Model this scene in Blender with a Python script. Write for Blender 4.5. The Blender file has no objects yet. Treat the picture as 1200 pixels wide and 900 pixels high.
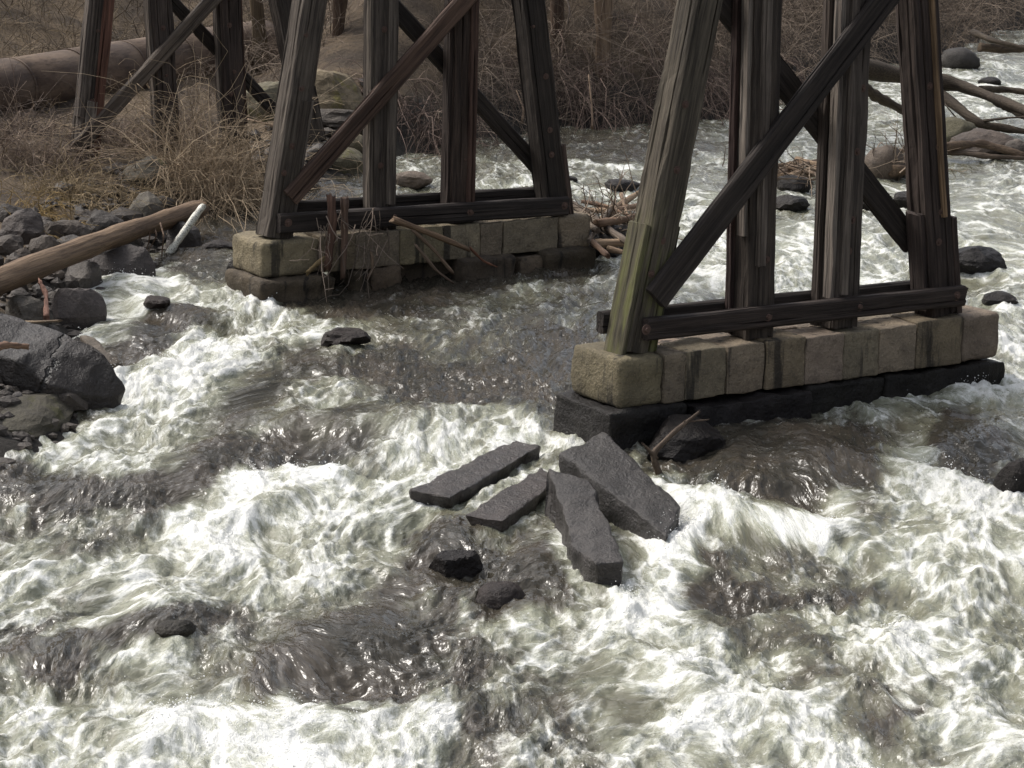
import bpy, bmesh, math, random
import numpy as np
from mathutils import Vector, Matrix

# ------------------------------------------------------------------ camera
scene = bpy.context.scene
COL = scene.collection
FPX, PITCH, ROLL, CAMH = 3037.9, 0.2279, 0.0201, 5.04      # focal length for a 1200 px wide picture
cP, sP, cR, sR = math.cos(PITCH), math.sin(PITCH), math.cos(ROLL), math.sin(ROLL)
FW = np.array([0, cP, -sP])
RX = cR*np.array([1., 0, 0]) + sR*np.array([0, sP, cP])
UX = -sR*np.array([1., 0, 0]) + cR*np.array([0, sP, cP])
CAM = np.array([0, 0, CAMH])
cam_d = bpy.data.cameras.new('camera')
cam = bpy.data.objects.new('camera', cam_d); COL.objects.link(cam)
cam_d.sensor_width = 36; cam_d.lens = 36*FPX/1200; cam_d.clip_end = 1000; cam_d.clip_start = .1
M4 = Matrix.Identity(4)
for r in range(3):
    M4[r][0] = RX[r]; M4[r][1] = UX[r]; M4[r][2] = -FW[r]; M4[r][3] = CAM[r]
cam.matrix_world = M4
scene.camera = cam

# ------------------------------------------------------------------ sky, sun, exposure
SUN_EL, SUN_AZ = 50, -62            # azimuth clockwise from +Y (the view direction): from the left, a little behind the bridge
w = bpy.data.worlds.new('World'); scene.world = w; w.use_nodes = True
nt = w.node_tree
sky = nt.nodes.new('ShaderNodeTexSky'); sky.sky_type = 'NISHITA'; sky.sun_disc = False
sky.sun_elevation = math.radians(SUN_EL); sky.sun_rotation = math.radians(SUN_AZ)
sky.air_density = 1.0; sky.dust_density = 4.0; sky.ozone_density = 1.0
bg = nt.nodes['Background']; bg.inputs[1].default_value = 0.15
hz = nt.nodes.new('ShaderNodeHueSaturation'); hz.inputs['Saturation'].default_value = .38      # thin high haze
nt.links.new(sky.outputs[0], hz.inputs['Color']); nt.links.new(hz.outputs[0], bg.inputs[0])
sd = bpy.data.lights.new('sun', 'SUN'); sd.energy = 1.7; sd.angle = math.radians(18.0); sd.color = (1, .955, .89)
so = bpy.data.objects.new('sun', sd); COL.objects.link(so)
sv = Vector((math.sin(math.radians(SUN_AZ))*math.cos(math.radians(SUN_EL)),
             math.cos(math.radians(SUN_AZ))*math.cos(math.radians(SUN_EL)), math.sin(math.radians(SUN_EL))))
so.rotation_euler = sv.to_track_quat('Z', 'Y').to_euler(); so.location = sv*60
vs = scene.view_settings
vs.view_transform = 'Standard'; vs.look = 'None'; vs.gamma = 1; vs.exposure = 0.74; vs.use_curve_mapping = False

# ------------------------------------------------------------------ helpers
def ray(x, y): return FW + RX*(x-600)/FPX - UX*(y-450)/FPX
def at(x, y, z=0.0):
    "world point where the sight line through a photo pixel meets height z"
    r = ray(x, y); return CAM + r*(z-CAMH)/r[2]
def at_plane(x, y, o, n):
    r = ray(x, y); return CAM + r*(np.dot(o-CAM, n)/np.dot(r, n))
def at_y(x, y, Y):
    r = ray(x, y); return CAM + r*(Y/r[1])
def scale_at(p): return FPX/np.dot(np.asarray(p)-CAM, FW)

def h2(ix, iy, seed):
    h = (ix.astype(np.int64)*374761393 + iy.astype(np.int64)*668265263 + seed*974634777) & 0xffffffff
    h = ((h ^ (h >> 13))*1274126177) & 0xffffffff
    return (h ^ (h >> 16)) & 0xffff
GR = np.stack([np.cos(np.arange(256)/256*2*np.pi), np.sin(np.arange(256)/256*2*np.pi)], 1)
def perlin(x, y, seed=0):
    x0 = np.floor(x); y0 = np.floor(y); fx = x-x0; fy = y-y0
    u = fx*fx*fx*(fx*(fx*6-15)+10); v = fy*fy*fy*(fy*(fy*6-15)+10)
    def g(dx, dy):
        G = GR[h2(x0+dx, y0+dy, seed) & 255]
        return G[..., 0]*(fx-dx) + G[..., 1]*(fy-dy)
    a = g(0, 0); b = g(1, 0); c = g(0, 1); d = g(1, 1)
    return ((a+(b-a)*u) + ((c+(d-c)*u)-(a+(b-a)*u))*v)*1.5
def fbm(x, y, seed=0, octv=4, gain=.5):
    s = 0; a = 1; t = 0
    for i in range(octv):
        s = s + a*perlin(x, y, seed+i*17); t += a; a *= gain; x = x*2.03+11.3; y = y*2.03-7.7
    return s/t*1.6
def ridged(x, y, seed=0, octv=4, gain=.5):
    s = 0; a = 1; t = 0
    for i in range(octv):
        s = s + a*(1-np.abs(perlin(x, y, seed+i*13))*1.7); t += a; a *= gain; x = x*2.1+3.1; y = y*2.1+5.7
    return s/t
def noise3(P, seed=0):
    "cheap 3D noise from three perlin slices"
    return (perlin(P[:, 0]+seed*1.7, P[:, 1]-seed, seed)+perlin(P[:, 1]+3.3, P[:, 2]+seed*.7, seed+5)+perlin(P[:, 2]-1.1, P[:, 0]+2.2, seed+9))/1.7
def sstep(a, b, x):
    t = np.clip((x-a)/(b-a), 0, 1); return t*t*(3-2*t)

def tag(o, label=None, cat=None, group=None, kind=None, color=None):
    if label: o['label'] = label
    if cat: o['category'] = cat
    if group: o['group'] = group
    if kind: o['kind'] = kind
    if color: o.color = (*color, 1)
    return o
def np_mesh(name, V, Fq=None, Ft=None, smooth=True):
    "mesh from numpy arrays of quads and/or triangles"
    me = bpy.data.meshes.new(name)
    V = np.asarray(V, np.float32)
    parts = []; starts = []; n = 0
    for A in (Fq, Ft):
        if A is not None and len(A):
            A = np.asarray(A, np.int32); parts.append(A.ravel()); starts.append(n+np.arange(len(A))*A.shape[1]); n += A.size
    me.vertices.add(len(V)); me.vertices.foreach_set('co', V.ravel())
    idx = np.concatenate(parts); st = np.concatenate(starts)
    me.loops.add(len(idx)); me.loops.foreach_set('vertex_index', idx)
    me.polygons.add(len(st)); me.polygons.foreach_set('loop_start', st.astype(np.int32))
    me.update(calc_edges=True)
    me.polygons.foreach_set('use_smooth', np.full(len(st), smooth)); me.update()
    return me
def link(name, me, m=None, parent=None, loc=(0, 0, 0), rot=None):
    "loc and rot (3x3) are the world place, also for children"
    o = bpy.data.objects.new(name, me); COL.objects.link(o)
    if m and not me.materials: me.materials.append(m)
    W = Matrix.Translation(Vector(loc))
    if rot is not None: W = W @ Matrix(rot).to_4x4()
    if parent is not None:
        o.parent = parent; Q = Matrix.Identity(4); q = parent
        while q is not None: Q = Matrix.LocRotScale(q.location, q.rotation_euler, None) @ Q; q = q.parent
        W = Q.inverted() @ W
    o.location = W.to_translation(); o.rotation_euler = W.to_euler()
    return o
def empty(name, loc):
    o = bpy.data.objects.new(name, None); COL.objects.link(o); o.location = Vector(loc); o.empty_display_size = .2; return o
def frame(z, x):
    "3x3 rotation whose local Z runs along z and local X along x as nearly as it can"
    z = np.asarray(z, float); z = z/np.linalg.norm(z); x = np.asarray(x, float); x = x-z*np.dot(x, z); x = x/np.linalg.norm(x)
    y = np.cross(z, x); return [[x[i], y[i], z[i]] for i in range(3)]

# ------------------------------------------------------------------ materials
class NB:
    def __init__(s, name):
        s.m = bpy.data.materials.new(name); s.m.use_nodes = True; s.t = s.m.node_tree; s.b = s.t.nodes['Principled BSDF']
    def n(s, kind, **kw):
        nd = s.t.nodes.new('ShaderNode'+kind)
        for k, v in kw.items(): setattr(nd, k, v)
        return nd
    def set(s, sock, v):
        if hasattr(v, 'is_output') or isinstance(v, bpy.types.NodeSocket): s.t.links.new(v, sock)
        else: sock.default_value = v
    def coords(s, scale=(1, 1, 1), rand=True):
        tc = s.n('TexCoord'); o = tc.outputs['Object']
        if rand:
            oi = s.n('ObjectInfo'); mu = s.n('VectorMath', operation='MULTIPLY_ADD')
            cx = s.n('CombineXYZ')
            for i in range(3): s.set(cx.inputs[i], oi.outputs['Random'])
            s.set(mu.inputs[0], cx.outputs[0]); mu.inputs[1].default_value = (31, 17, 53); s.set(mu.inputs[2], o); o = mu.outputs[0]
        mp = s.n('VectorMath', operation='MULTIPLY'); s.set(mp.inputs[0], o); mp.inputs[1].default_value = scale
        return mp.outputs[0]
    def noise(s, vec, scale, detail=5, rough=.55, dist=0, out=0):
        nd = s.n('TexNoise'); s.set(nd.inputs['Vector'], vec); nd.inputs['Scale'].default_value = scale
        nd.inputs['Detail'].default_value = detail; nd.inputs['Roughness'].default_value = rough; nd.inputs['Distortion'].default_value = dist
        return nd.outputs[out]
    def math(s, op, a, b=0.0, c=None, clamp=False):
        nd = s.n('Math', operation=op, use_clamp=clamp); s.set(nd.inputs[0], a); s.set(nd.inputs[1], b)
        if c is not None: s.set(nd.inputs[2], c)
        return nd.outputs[0]
    def step(s, v, a, b):
        nd = s.n('MapRange', interpolation_type='SMOOTHSTEP'); s.set(nd.inputs[0], v); s.set(nd.inputs[1], a); s.set(nd.inputs[2], b); return nd.outputs[0]
    def mix(s, f, a, b, mode='MIX'):
        nd = s.n('Mix', data_type='RGBA', blend_type=mode); s.set(nd.inputs[0], f)
        for k, v in ((6, a), (7, b)):
            s.set(nd.inputs[k], (*v, 1) if isinstance(v, tuple) and len(v) == 3 else v)
        return nd.outputs[2]
    def bump(s, h, strength=.5, dist=.02, normal=None):
        nd = s.n('Bump'); s.set(nd.inputs['Height'], h); nd.inputs['Strength'].default_value = strength; nd.inputs['Distance'].default_value = dist
        if normal: s.set(nd.inputs['Normal'], normal)
        return nd.outputs[0]
    def done(s, color, rough=.8, normal=None, spec=.5):
        s.set(s.b.inputs['Base Color'], color if not (isinstance(color, tuple) and len(color) == 3) else (*color, 1)); s.set(s.b.inputs['Roughness'], rough)
        s.b.inputs['Specular IOR Level'].default_value = spec
        if normal: s.set(s.b.inputs['Normal'], normal)
        return s.m
def tinted(nb, c):
    "multiplies by the object's own colour, so each post or stone has its tone"
    oi = nb.n('ObjectInfo'); return nb.mix(1.0, c, oi.outputs['Color'], 'MULTIPLY')

def wood_mat(name, light, dark, moss=0.0, spec=.3):
    nb = NB(name)
    g = nb.noise(nb.coords((34, 34, 1.0)), 1.0, 6, .6, .25)
    st = nb.noise(nb.coords((3, 3, .7)), 1.0, 4, .6)
    fine = nb.noise(nb.coords((90, 90, 3)), 1.0, 3, .6)
    k = nb.math('ADD', nb.math('MULTIPLY', g, .6), nb.math('MULTIPLY', st, .4))
    c = nb.mix(nb.step(k, .36, .66), dark, light)
    c = nb.mix(nb.math('MULTIPLY', nb.step(fine, .52, .7), .5), c, tuple(v*.35 for v in dark))
    c = tinted(nb, c)
    if moss:
        mz = nb.n('SeparateXYZ'); nb.set(mz.inputs[0], nb.n('TexCoord').outputs['Object'])
        mk = nb.math('MULTIPLY', nb.step(mz.outputs[2], 1.7, .5), nb.step(nb.noise(nb.coords((9, 9, 1.6)), 1, 5, .6), .42, .62))
        c = nb.mix(nb.math('MULTIPLY', mk, moss), c, (.115, .12, .035))
    h = nb.math('ADD', g, nb.math('MULTIPLY', fine, .35))
    return nb.done(c, .82, nb.bump(h, .8, .02), spec)
def stone_mat(name, a, b, dirt, rough=.85, bump=.6, grain=38, streak=0.0, lichen=None, spec=.4, crack=0):
    nb = NB(name)
    v = nb.coords()
    big = nb.noise(v, 2.2, 6, .6, .3); fine = nb.noise(v, grain, 4, .65); mid = nb.noise(v, 7, 6, .62)
    c = nb.mix(nb.step(big, .35, .66), a, b)
    c = nb.mix(nb.math('MULTIPLY', nb.step(mid, .5, .72), .7), c, dirt)
    c = nb.mix(nb.math('MULTIPLY', nb.step(fine, .5, .68), .6), c, tuple(x*.38 for x in a))
    c = nb.mix(nb.math('MULTIPLY', nb.step(nb.noise(v, grain*1.7, 3, .6), .55, .7), .35), c, tuple(min(1, x*1.9) for x in a))
    if streak:
        sk = nb.noise(nb.coords((5.5, 5.5, .5)), 1, 4, .6)
        c = nb.mix(nb.math('MULTIPLY', nb.step(sk, .56, .66), streak), c, (.018, .015, .013))
    if lichen:
        c = nb.mix(nb.math('MULTIPLY', nb.step(nb.noise(v, 3.6, 6, .65), .55, .66), .8), c, lichen)
    c = tinted(nb, c)
    hh = nb.math('ADD', nb.math('MULTIPLY', mid, 1.0), nb.math('MULTIPLY', fine, .4))
    if crack:
        vo = nb.n('TexVoronoi', feature='DISTANCE_TO_EDGE'); nb.set(vo.inputs['Vector'], nb.n('TexCoord').outputs['Object']); vo.inputs['Scale'].default_value = crack
        wv = nb.n('VectorMath', operation='MULTIPLY_ADD'); nb.set(wv.inputs[0], nb.noise(v, 3, 4, .6, 0, 1)); wv.inputs[1].default_value = (.35, .35, .35); nb.set(wv.inputs[2], nb.n('TexCoord').outputs['Object']); nb.set(vo.inputs['Vector'], wv.outputs[0])
        ck = nb.step(vo.outputs['Distance'], .0, .014); hh = nb.math('ADD', hh, nb.math('MULTIPLY', ck, .8)); c = nb.mix(ck, (.008, .007, .007), c)
    return nb.done(c, rough, nb.bump(hh, bump, .05), spec)
MW = wood_mat('weathered_timber', (.102, .088, .075), (.027, .022, .019))
MWM = wood_mat('mossy_timber', (.10, .087, .07), (.026, .022, .018), moss=.62)
MLOG = wood_mat('driftwood', (.20, .16, .122), (.075, .056, .043))
MBLK = stone_mat('granite_block', (.22, .182, .133), (.135, .112, .084), (.085, .07, .054), streak=.85, bump=.9)
MWET = stone_mat('wet_dark_stone', (.018, .016, .015), (.009, .008, .008), (.022, .021, .018), rough=.5, bump=1.0, spec=.2)
MROCK = stone_mat('river_rock', (.105, .092, .08), (.06, .053, .048), (.035, .03, .027), rough=.75, bump=.7)
MCRK = stone_mat('cracked_boulder', (.055, .046, .041), (.034, .029, .026), (.024, .02, .018), rough=.48, bump=.9, crack=.55)
MMOSS = stone_mat('mossy_rock', (.12, .105, .08), (.075, .065, .05), (.04, .035, .03), rough=.85, lichen=(.10, .095, .035))
MSLW = stone_mat('washed_slab', (.05, .043, .04), (.032, .028, .026), (.024, .021, .02), rough=.3, bump=1.0, grain=42)
MSLAB = stone_mat('slab_stone', (.054, .049, .046), (.036, .033, .032), (.028, .026, .025), rough=.5, bump=1.0, grain=42)
nb = NB('rusty_iron'); MRUST = nb.done(nb.mix(nb.noise(nb.coords(), 30, 4), (.11, .055, .035), (.03, .022, .02)), .75, nb.bump(nb.noise(nb.coords(), 60), .4, .01))

# ------------------------------------------------------------------ shape makers
def smooth_rand(n, rng, k=4):
    a = rng.standard_normal(n+2*k); kern = np.hanning(2*k+1); kern /= kern.sum(); return np.convolve(a, kern, 'valid')[:n]*math.sqrt(k)
def timber_mesh(L, w, d, seed, checks=2, wear=.012, seg=.12):
    "squared timber along local Z, w across X and d across Y, with drying checks cut into its faces and worn arrises"
    rng = np.random.default_rng(seed)
    n = max(8, int(L/seg))
    ch = .02*min(1, w/.2)
    pts = []; typ = []
    hw, hd = w/2, d/2
    corners = [(-hw, -hd), (hw, -hd), (hw, hd), (-hw, hd)]
    for i in range(4):
        a = np.array(corners[i]); b = np.array(corners[(i+1) % 4]); e = (b-a); ln = np.linalg.norm(e); e = e/ln; nrm = np.array([e[1], -e[0]])
        pts.append(a+e*ch); typ.append((0, nrm))
        for j in range(checks if ln > .15 else 1):
            c = rng.uniform(.2, .8)*ln if checks == 1 else (j+rng.uniform(.25, .75))/checks*ln
            g = rng.uniform(.006, .013)
            pts += [a+e*(c-g), a+e*c, a+e*(c+g)]; typ += [(0, nrm), (rng.uniform(.4, 1), nrm), (0, nrm)]
        pts.append(b-e*ch); typ.append((0, nrm))
    K = len(pts); V = np.zeros((n+1, K, 3)); zz = np.linspace(0, L, n+1)
    for k in range(K):
        dep, nrm = typ[k]
        wob = smooth_rand(n+1, rng, 3)*wear*.5 + rng.standard_normal(n+1)*wear*.12
        off = np.zeros(n+1)
        if dep:
            off = -np.clip(.5+smooth_rand(n+1, rng, 6)*1.1, 0, 1.3)*dep*.05*min(1, w/.25)
        V[:, k, 0] = pts[k][0] + nrm[0]*(wob+off); V[:, k, 1] = pts[k][1] + nrm[1]*(wob+off); V[:, k, 2] = zz
    V[0, :, 2] += rng.standard_normal(K)*wear*.3; V[-1, :, 2] += rng.standard_normal(K)*wear
    V = V.reshape(-1, 3)
    i, k = np.meshgrid(np.arange(n), np.arange(K), indexing='ij'); k2 = (k+1) % K
    Fq = np.stack([i*K+k, i*K+k2, (i+1)*K+k2, (i+1)*K+k], -1).reshape(-1, 4)
    c0 = len(V); V = np.vstack([V, [[0, 0, 0], [0, 0, L]]])
    kk = np.arange(K)
    Ft = np.vstack([np.stack([np.full(K, c0), (kk+1) % K, kk], 1), np.stack([np.full(K, c0+1), n*K+kk, n*K+(kk+1) % K], 1)])
    me = np_mesh('timber', V, Fq, Ft, smooth=False)
    return me
_ico = {}
def ico(sub):
    if sub not in _ico:
        bm = bmesh.new(); bmesh.ops.create_icosphere(bm, subdivisions=sub, radius=1)
        _ico[sub] = (np.array([v.co[:] for v in bm.verts]), np.array([[v.index for v in f.verts] for f in bm.faces])); bm.free()
    return _ico[sub]
def rock_mesh(dims, seed, angular=.6, rough=.05, sub=4, planes=13):
    "boulder: a ball cut by random planes, then roughened"
    rng = np.random.default_rng(seed); D, Fc = ico(sub)
    N = rng.standard_normal((planes, 3)); N /= np.linalg.norm(N, axis=1)[:, None]
    hgt = rng.uniform(.62, .95, planes)
    dot = D@N.T
    r = np.min(np.where(dot > .05, hgt/np.maximum(dot, .05), 9), axis=1)
    r = np.minimum(r, 1.15)
    r = r*angular + (1-angular)*.9
    V = D*r[:, None]
    V = V*(1+(rough*noise3(V*1.7+seed, seed)+rough*.5*noise3(V*4.3, seed+3)+rough*.25*noise3(V*9, seed+7))[:, None]*2)
    V = V*np.array(dims)/2
    return np_mesh('rock', V, None, Fc, smooth=angular < .45)
def block_mesh(L, W, Hh, seed, rnd=.05, rough=.014, n=9, face=1.0):
    "quarried stone block: rounded arrises, pitched rough faces"
    def lin(n_, h_):
        e = min(.3, rnd/h_); return np.concatenate([[-1, -1+e*.4], np.linspace(-1+e, 1-e, n_-3), [1-e*.4, 1]])
    def grid(a, b, ha, hb):
        return np.meshgrid(lin(a, ha), lin(b, hb), indexing='ij')
    V = []; Fq = []; base = 0
    nl = max(6, int(L/.06)+4); nw = max(6, int(W/.09)+3); nh = max(6, int(Hh/.06)+4); hl, hw_, hh_ = L/2, W/2, Hh/2
    for ax, sg, a, b, ha, hb in ((0, 1, nw, nh, hw_, hh_), (0, -1, nw, nh, hw_, hh_), (1, 1, nl, nh, hl, hh_), (1, -1, nl, nh, hl, hh_), (2, 1, nl, nw, hl, hw_), (2, -1, nl, nw, hl, hw_)):
        A, B = grid(a, b, ha, hb); P = np.zeros(A.shape+(3,)); o = [i for i in range(3) if i != ax]
        P[..., ax] = sg; P[..., o[0]] = A; P[..., o[1]] = B
        i, j = np.meshgrid(np.arange(a), np.arange(b), indexing='ij'); q = base+np.stack([i*(b+1)+j, (i+1)*(b+1)+j, (i+1)*(b+1)+j+1, i*(b+1)+j+1], -1).reshape(-1, 4)
        flip = (sg < 0) != (ax == 1)
        Fq.append(q[:, ::-1] if flip else q); V.append(P.reshape(-1, 3)); base += A.size
    V = np.vstack(V); Fq = np.vstack(Fq); hs = np.array([L, W, Hh])/2
    P = V*hs; inner = np.clip(P, -(hs-rnd), hs-rnd); dl = P-inner; ln = np.linalg.norm(dl, axis=1); ok = ln > 1e-9
    P[ok] = inner[ok]+dl[ok]/ln[ok][:, None]*np.minimum(ln[ok], rnd)[:, None]
    q = P*4+seed*3.1
    ds = noise3(q, seed)*1.3+noise3(q*2.6, seed+2)*.6+noise3(q*6, seed+4)*.3
    nrm = P-np.clip(P, -(hs-rnd*1.2), hs-rnd*1.2); nl_ = np.linalg.norm(nrm, axis=1, keepdims=True); nrm = nrm/np.maximum(nl_, 1e-6)
    P = P+nrm*ds[:, None]*rough*face
    # weld the shared edges
    key = np.round(V*1000).astype(np.int64); _, first, inv = np.unique(key, axis=0, return_index=True, return_inverse=True)
    return np_mesh('block', P[first], inv.ravel()[Fq], None, smooth=True)
def tubes(paths, radii, sides=3, cap=False):
    "many tapered tubes at once: paths (N,K,3), radii (N,K)"
    paths = np.asarray(paths, float); N, K, _ = paths.shape
    T = np.gradient(paths, axis=1); T /= np.maximum(np.linalg.norm(T, axis=2, keepdims=True), 1e-9)
    ref = np.where(np.abs(T[:, :1, 2:3]) > .9, np.array([[[1., 0, 0]]]), np.array([[[0, 0, 1.]]]))
    A = np.cross(T, np.broadcast_to(ref, T.shape)); A /= np.maximum(np.linalg.norm(A, axis=2, keepdims=True), 1e-9); B = np.cross(T, A)
    th = np.arange(sides)/sides*2*np.pi
    V = paths[:, :, None, :] + radii[:, :, None, None]*(A[:, :, None, :]*np.cos(th)[:, None]+B[:, :, None, :]*np.sin(th)[:, None])
    nn, kk, ss = np.meshgrid(np.arange(N), np.arange(K-1), np.arange(sides), indexing='ij'); s2 = (ss+1) % sides
    b = nn*K*sides
    Fq = np.stack([b+kk*sides+ss, b+(kk+1)*sides+ss, b+(kk+1)*sides+s2, b+kk*sides+s2], -1).reshape(-1, 4)
    return V.reshape(-1, 3), Fq
def log_mesh(pts, r0, r1, seed, sides=10, n=24, knot=.12, jag=0.05):
    "round log or branch along a bent path, knotted and broken at its ends"
    rng = np.random.default_rng(seed); pts = np.asarray(pts, float)
    if len(pts) == 2: pts = np.array([pts[0], (pts[0]+pts[1])/2+rng.standard_normal(3)*np.linalg.norm(pts[1]-pts[0])*.012, pts[1]])
    t = np.linspace(0, len(pts)-1, n); P = np.stack([np.interp(t, np.arange(len(pts)), pts[:, i]) for i in range(3)], 1)
    for _ in range(3): P[1:-1] = (P[:-2]+2*P[1:-1]+P[2:])/4
    R = np.linspace(r0, r1, n)*(1+smooth_rand(n, rng, 2)*knot)
    V, Fq = tubes(P[None], R[None], sides)
    V = V.reshape(n, sides, 3)
    rr = 1+rng.standard_normal(sides)*.06
    V = P[:, None]+(V-P[:, None])*rr[None, :, None]*(1+rng.standard_normal((n, sides, 1))*.03)
    ax0 = (P[0]-P[1])/np.linalg.norm(P[0]-P[1]); ax1 = (P[-1]-P[-2])/np.linalg.norm(P[-1]-P[-2])
    V[0] += ax0*rng.uniform(0, jag+r0*.3, (sides, 1)); V[-1] += ax1*rng.uniform(0, jag+r1*.5, (sides, 1))
    V = V.reshape(-1, 3); c = len(V); V = np.vstack([V, [P[0], P[-1]]]); k = np.arange(sides)
    Ft = np.vstack([np.stack([np.full(sides, c), k, (k+1) % sides], 1), np.stack([np.full(sides, c+1), (n-1)*sides+(k+1) % sides, (n-1)*sides+k], 1)])
    o = P[0].copy(); ax = P[-1]-P[0]; R_ = np.array(frame(ax, (1, .3, .2)))
    return np_mesh('log', (V-o)@R_, Fq, Ft, smooth=True), o, R_.tolist()
def drift(name, pts, r0, r1, label, cat, seed, m=None, group=None, color=(1, 1, 1), parent=None, **kw):
    me, o, R_ = log_mesh(pts, r0, r1, seed, **kw); ob = link(name, me, m or MLOG, parent, o, R_)
    ob.color = (*color, 1)
    if parent is None: tag(ob, label, cat, group)
    return ob

# ------------------------------------------------------------------ river bank (one sheet of ground, running under the river)
SHORE = np.array([(-7, 2), (-5.6, 14), (-5.0, 20), (-4.55, 22), (-4.05, 23.6), (-4.35, 26), (-4.7, 28), (-4.3, 30.4), (-4.3, 33.2), (-3.7, 34.6),
                  (-2.6, 37), (-1.76, 39.2), (-.6, 41.3), (.6, 43), (2.2, 43.5), (3.6, 44.6), (5.3, 48.7), (7.3, 53.5), (9.1, 55.3), (11, 60.7), (12.5, 63), (18, 78), (30, 100), (60, 150)])
def shore_dist(x, y):
    "signed distance inland (positive on the land side)"
    best = np.full(x.shape, 1e9); sg = np.zeros(x.shape)
    for a, b in zip(SHORE[:-1], SHORE[1:]):
        e = b-a; t = np.clip(((x-a[0])*e[0]+(y-a[1])*e[1])/(e@e), 0, 1)
        dx = x-(a[0]+t*e[0]); dy = y-(a[1]+t*e[1]); d = np.hypot(dx, dy); cr = e[0]*dy-e[1]*dx
        m = d < best; best = np.where(m, d, best); sg = np.where(m, np.sign(cr), sg)
    return best*sg
def river_level(x, y):
    return np.interp(y, [5, 15, 19, 22, 25, 30, 40, 62, 120], [-1.5, -1.34, -1.16, -.93, -.76, -.62, -.55, -.45, -.4]) + .02*np.clip(x, -4, 5)*np.clip((30-y)/6, 0, 1)
def ground_z(x, y):
    d = shore_dist(x, y)
    d2 = x-(13+.12*y)                                              # the other bank, out of frame on the right
    wl = river_level(x, y)
    steep = sstep(-4.5, -1.5, x)*sstep(36, 41, y)
    dl = np.maximum(d, 0)
    low = .62*(1-np.exp(-dl/1.1)) + .035*dl + .34*np.maximum(dl-7.5, 0)
    hi = .78*dl*np.exp(-dl/14)+.12*dl
    land = low*(1-steep)+hi*steep
    under = np.where(d < 0, np.maximum(d*.8, -1.1), 0)
    z = wl-.06+land+under
    z = np.where(d2 > -2, wl-1.1+np.clip(d2+2, 0, 60)*.55, z)
    z = z + fbm(x*.55, y*.55, 3, 4)*.10*np.clip(dl+.2, 0, 1.2) + fbm(x*2.5, y*2.5, 5, 3)*.035
    z = z + np.clip(dl-12, 0, 60)*.15*(1+.4*fbm(x*.06, y*.06, 9, 3))
    return z
xs = np.concatenate([np.linspace(-70, -14, 40, endpoint=False), np.linspace(-14, 16, 301), np.linspace(16, 90, 45)[1:]])
ys = np.concatenate([np.linspace(4, 20, 40, endpoint=False), np.linspace(20, 62, 381), np.linspace(62, 190, 70)[1:]])
gx, gy = np.meshgrid(xs, ys, indexing='ij'); gz = ground_z(gx, gy)
i, j = np.meshgrid(np.arange(len(xs)-1), np.arange(len(ys)-1), indexing='ij'); nY = len(ys)
quad = np.stack([i*nY+j, (i+1)*nY+j, (i+1)*nY+j+1, i*nY+j+1], -1).reshape(-1, 4)
nb = NB('leaf_litter_ground'); v = nb.coords(rand=False)
c = nb.mix(nb.step(nb.noise(v, .9, 6, .6), .38, .62), (.06, .046, .034), (.135, .10, .066))
c = nb.mix(nb.math('MULTIPLY', nb.step(nb.noise(v, 14, 5, .7), .5, .66), .7), c, (.03, .022, .017))
c = nb.mix(nb.math('MULTIPLY', nb.step(nb.noise(v, 26, 4, .7), .56, .7), .6), c, (.17, .125, .08))
sh = nb.n('Attribute'); sh.attribute_name = 'shore'
c = nb.mix(nb.step(nb.math('ADD', sh.outputs['Fac'], nb.math('MULTIPLY_ADD', nb.noise(v, 2.5, 5, .6), 1.2, -.6)), 1.3, .5), c, nb.mix(nb.noise(v, 18, 4), (.016, .014, .012), (.05, .045, .04)))
MGND = nb.done(c, .9, nb.bump(nb.noise(v, 16, 6, .7), .9, .06), .2)
gme = np_mesh('river_bank', np.stack([gx, gy, gz], -1).reshape(-1, 3), quad)
gme.attributes.new('shore', 'FLOAT', 'POINT').data.foreach_set('value', shore_dist(gx, gy).astype(np.float32).ravel())
tag(link('river_bank', gme, MGND), kind='structure')
def gz1(x, y): return float(ground_z(np.array([float(x)]), np.array([float(y)]))[0])

def on(px, py, up=.0):
    "first point of ground or water under the photo pixel, raised by up"
    t = np.linspace(12, 130, 4000)[:, None]; r = ray(px, py); P = CAM+r/r[1]*t
    k = np.argmax(P[:, 2] < np.maximum(ground_z(P[:, 0], P[:, 1]), river_level(P[:, 0], P[:, 1]))+up)
    return P[k]

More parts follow.
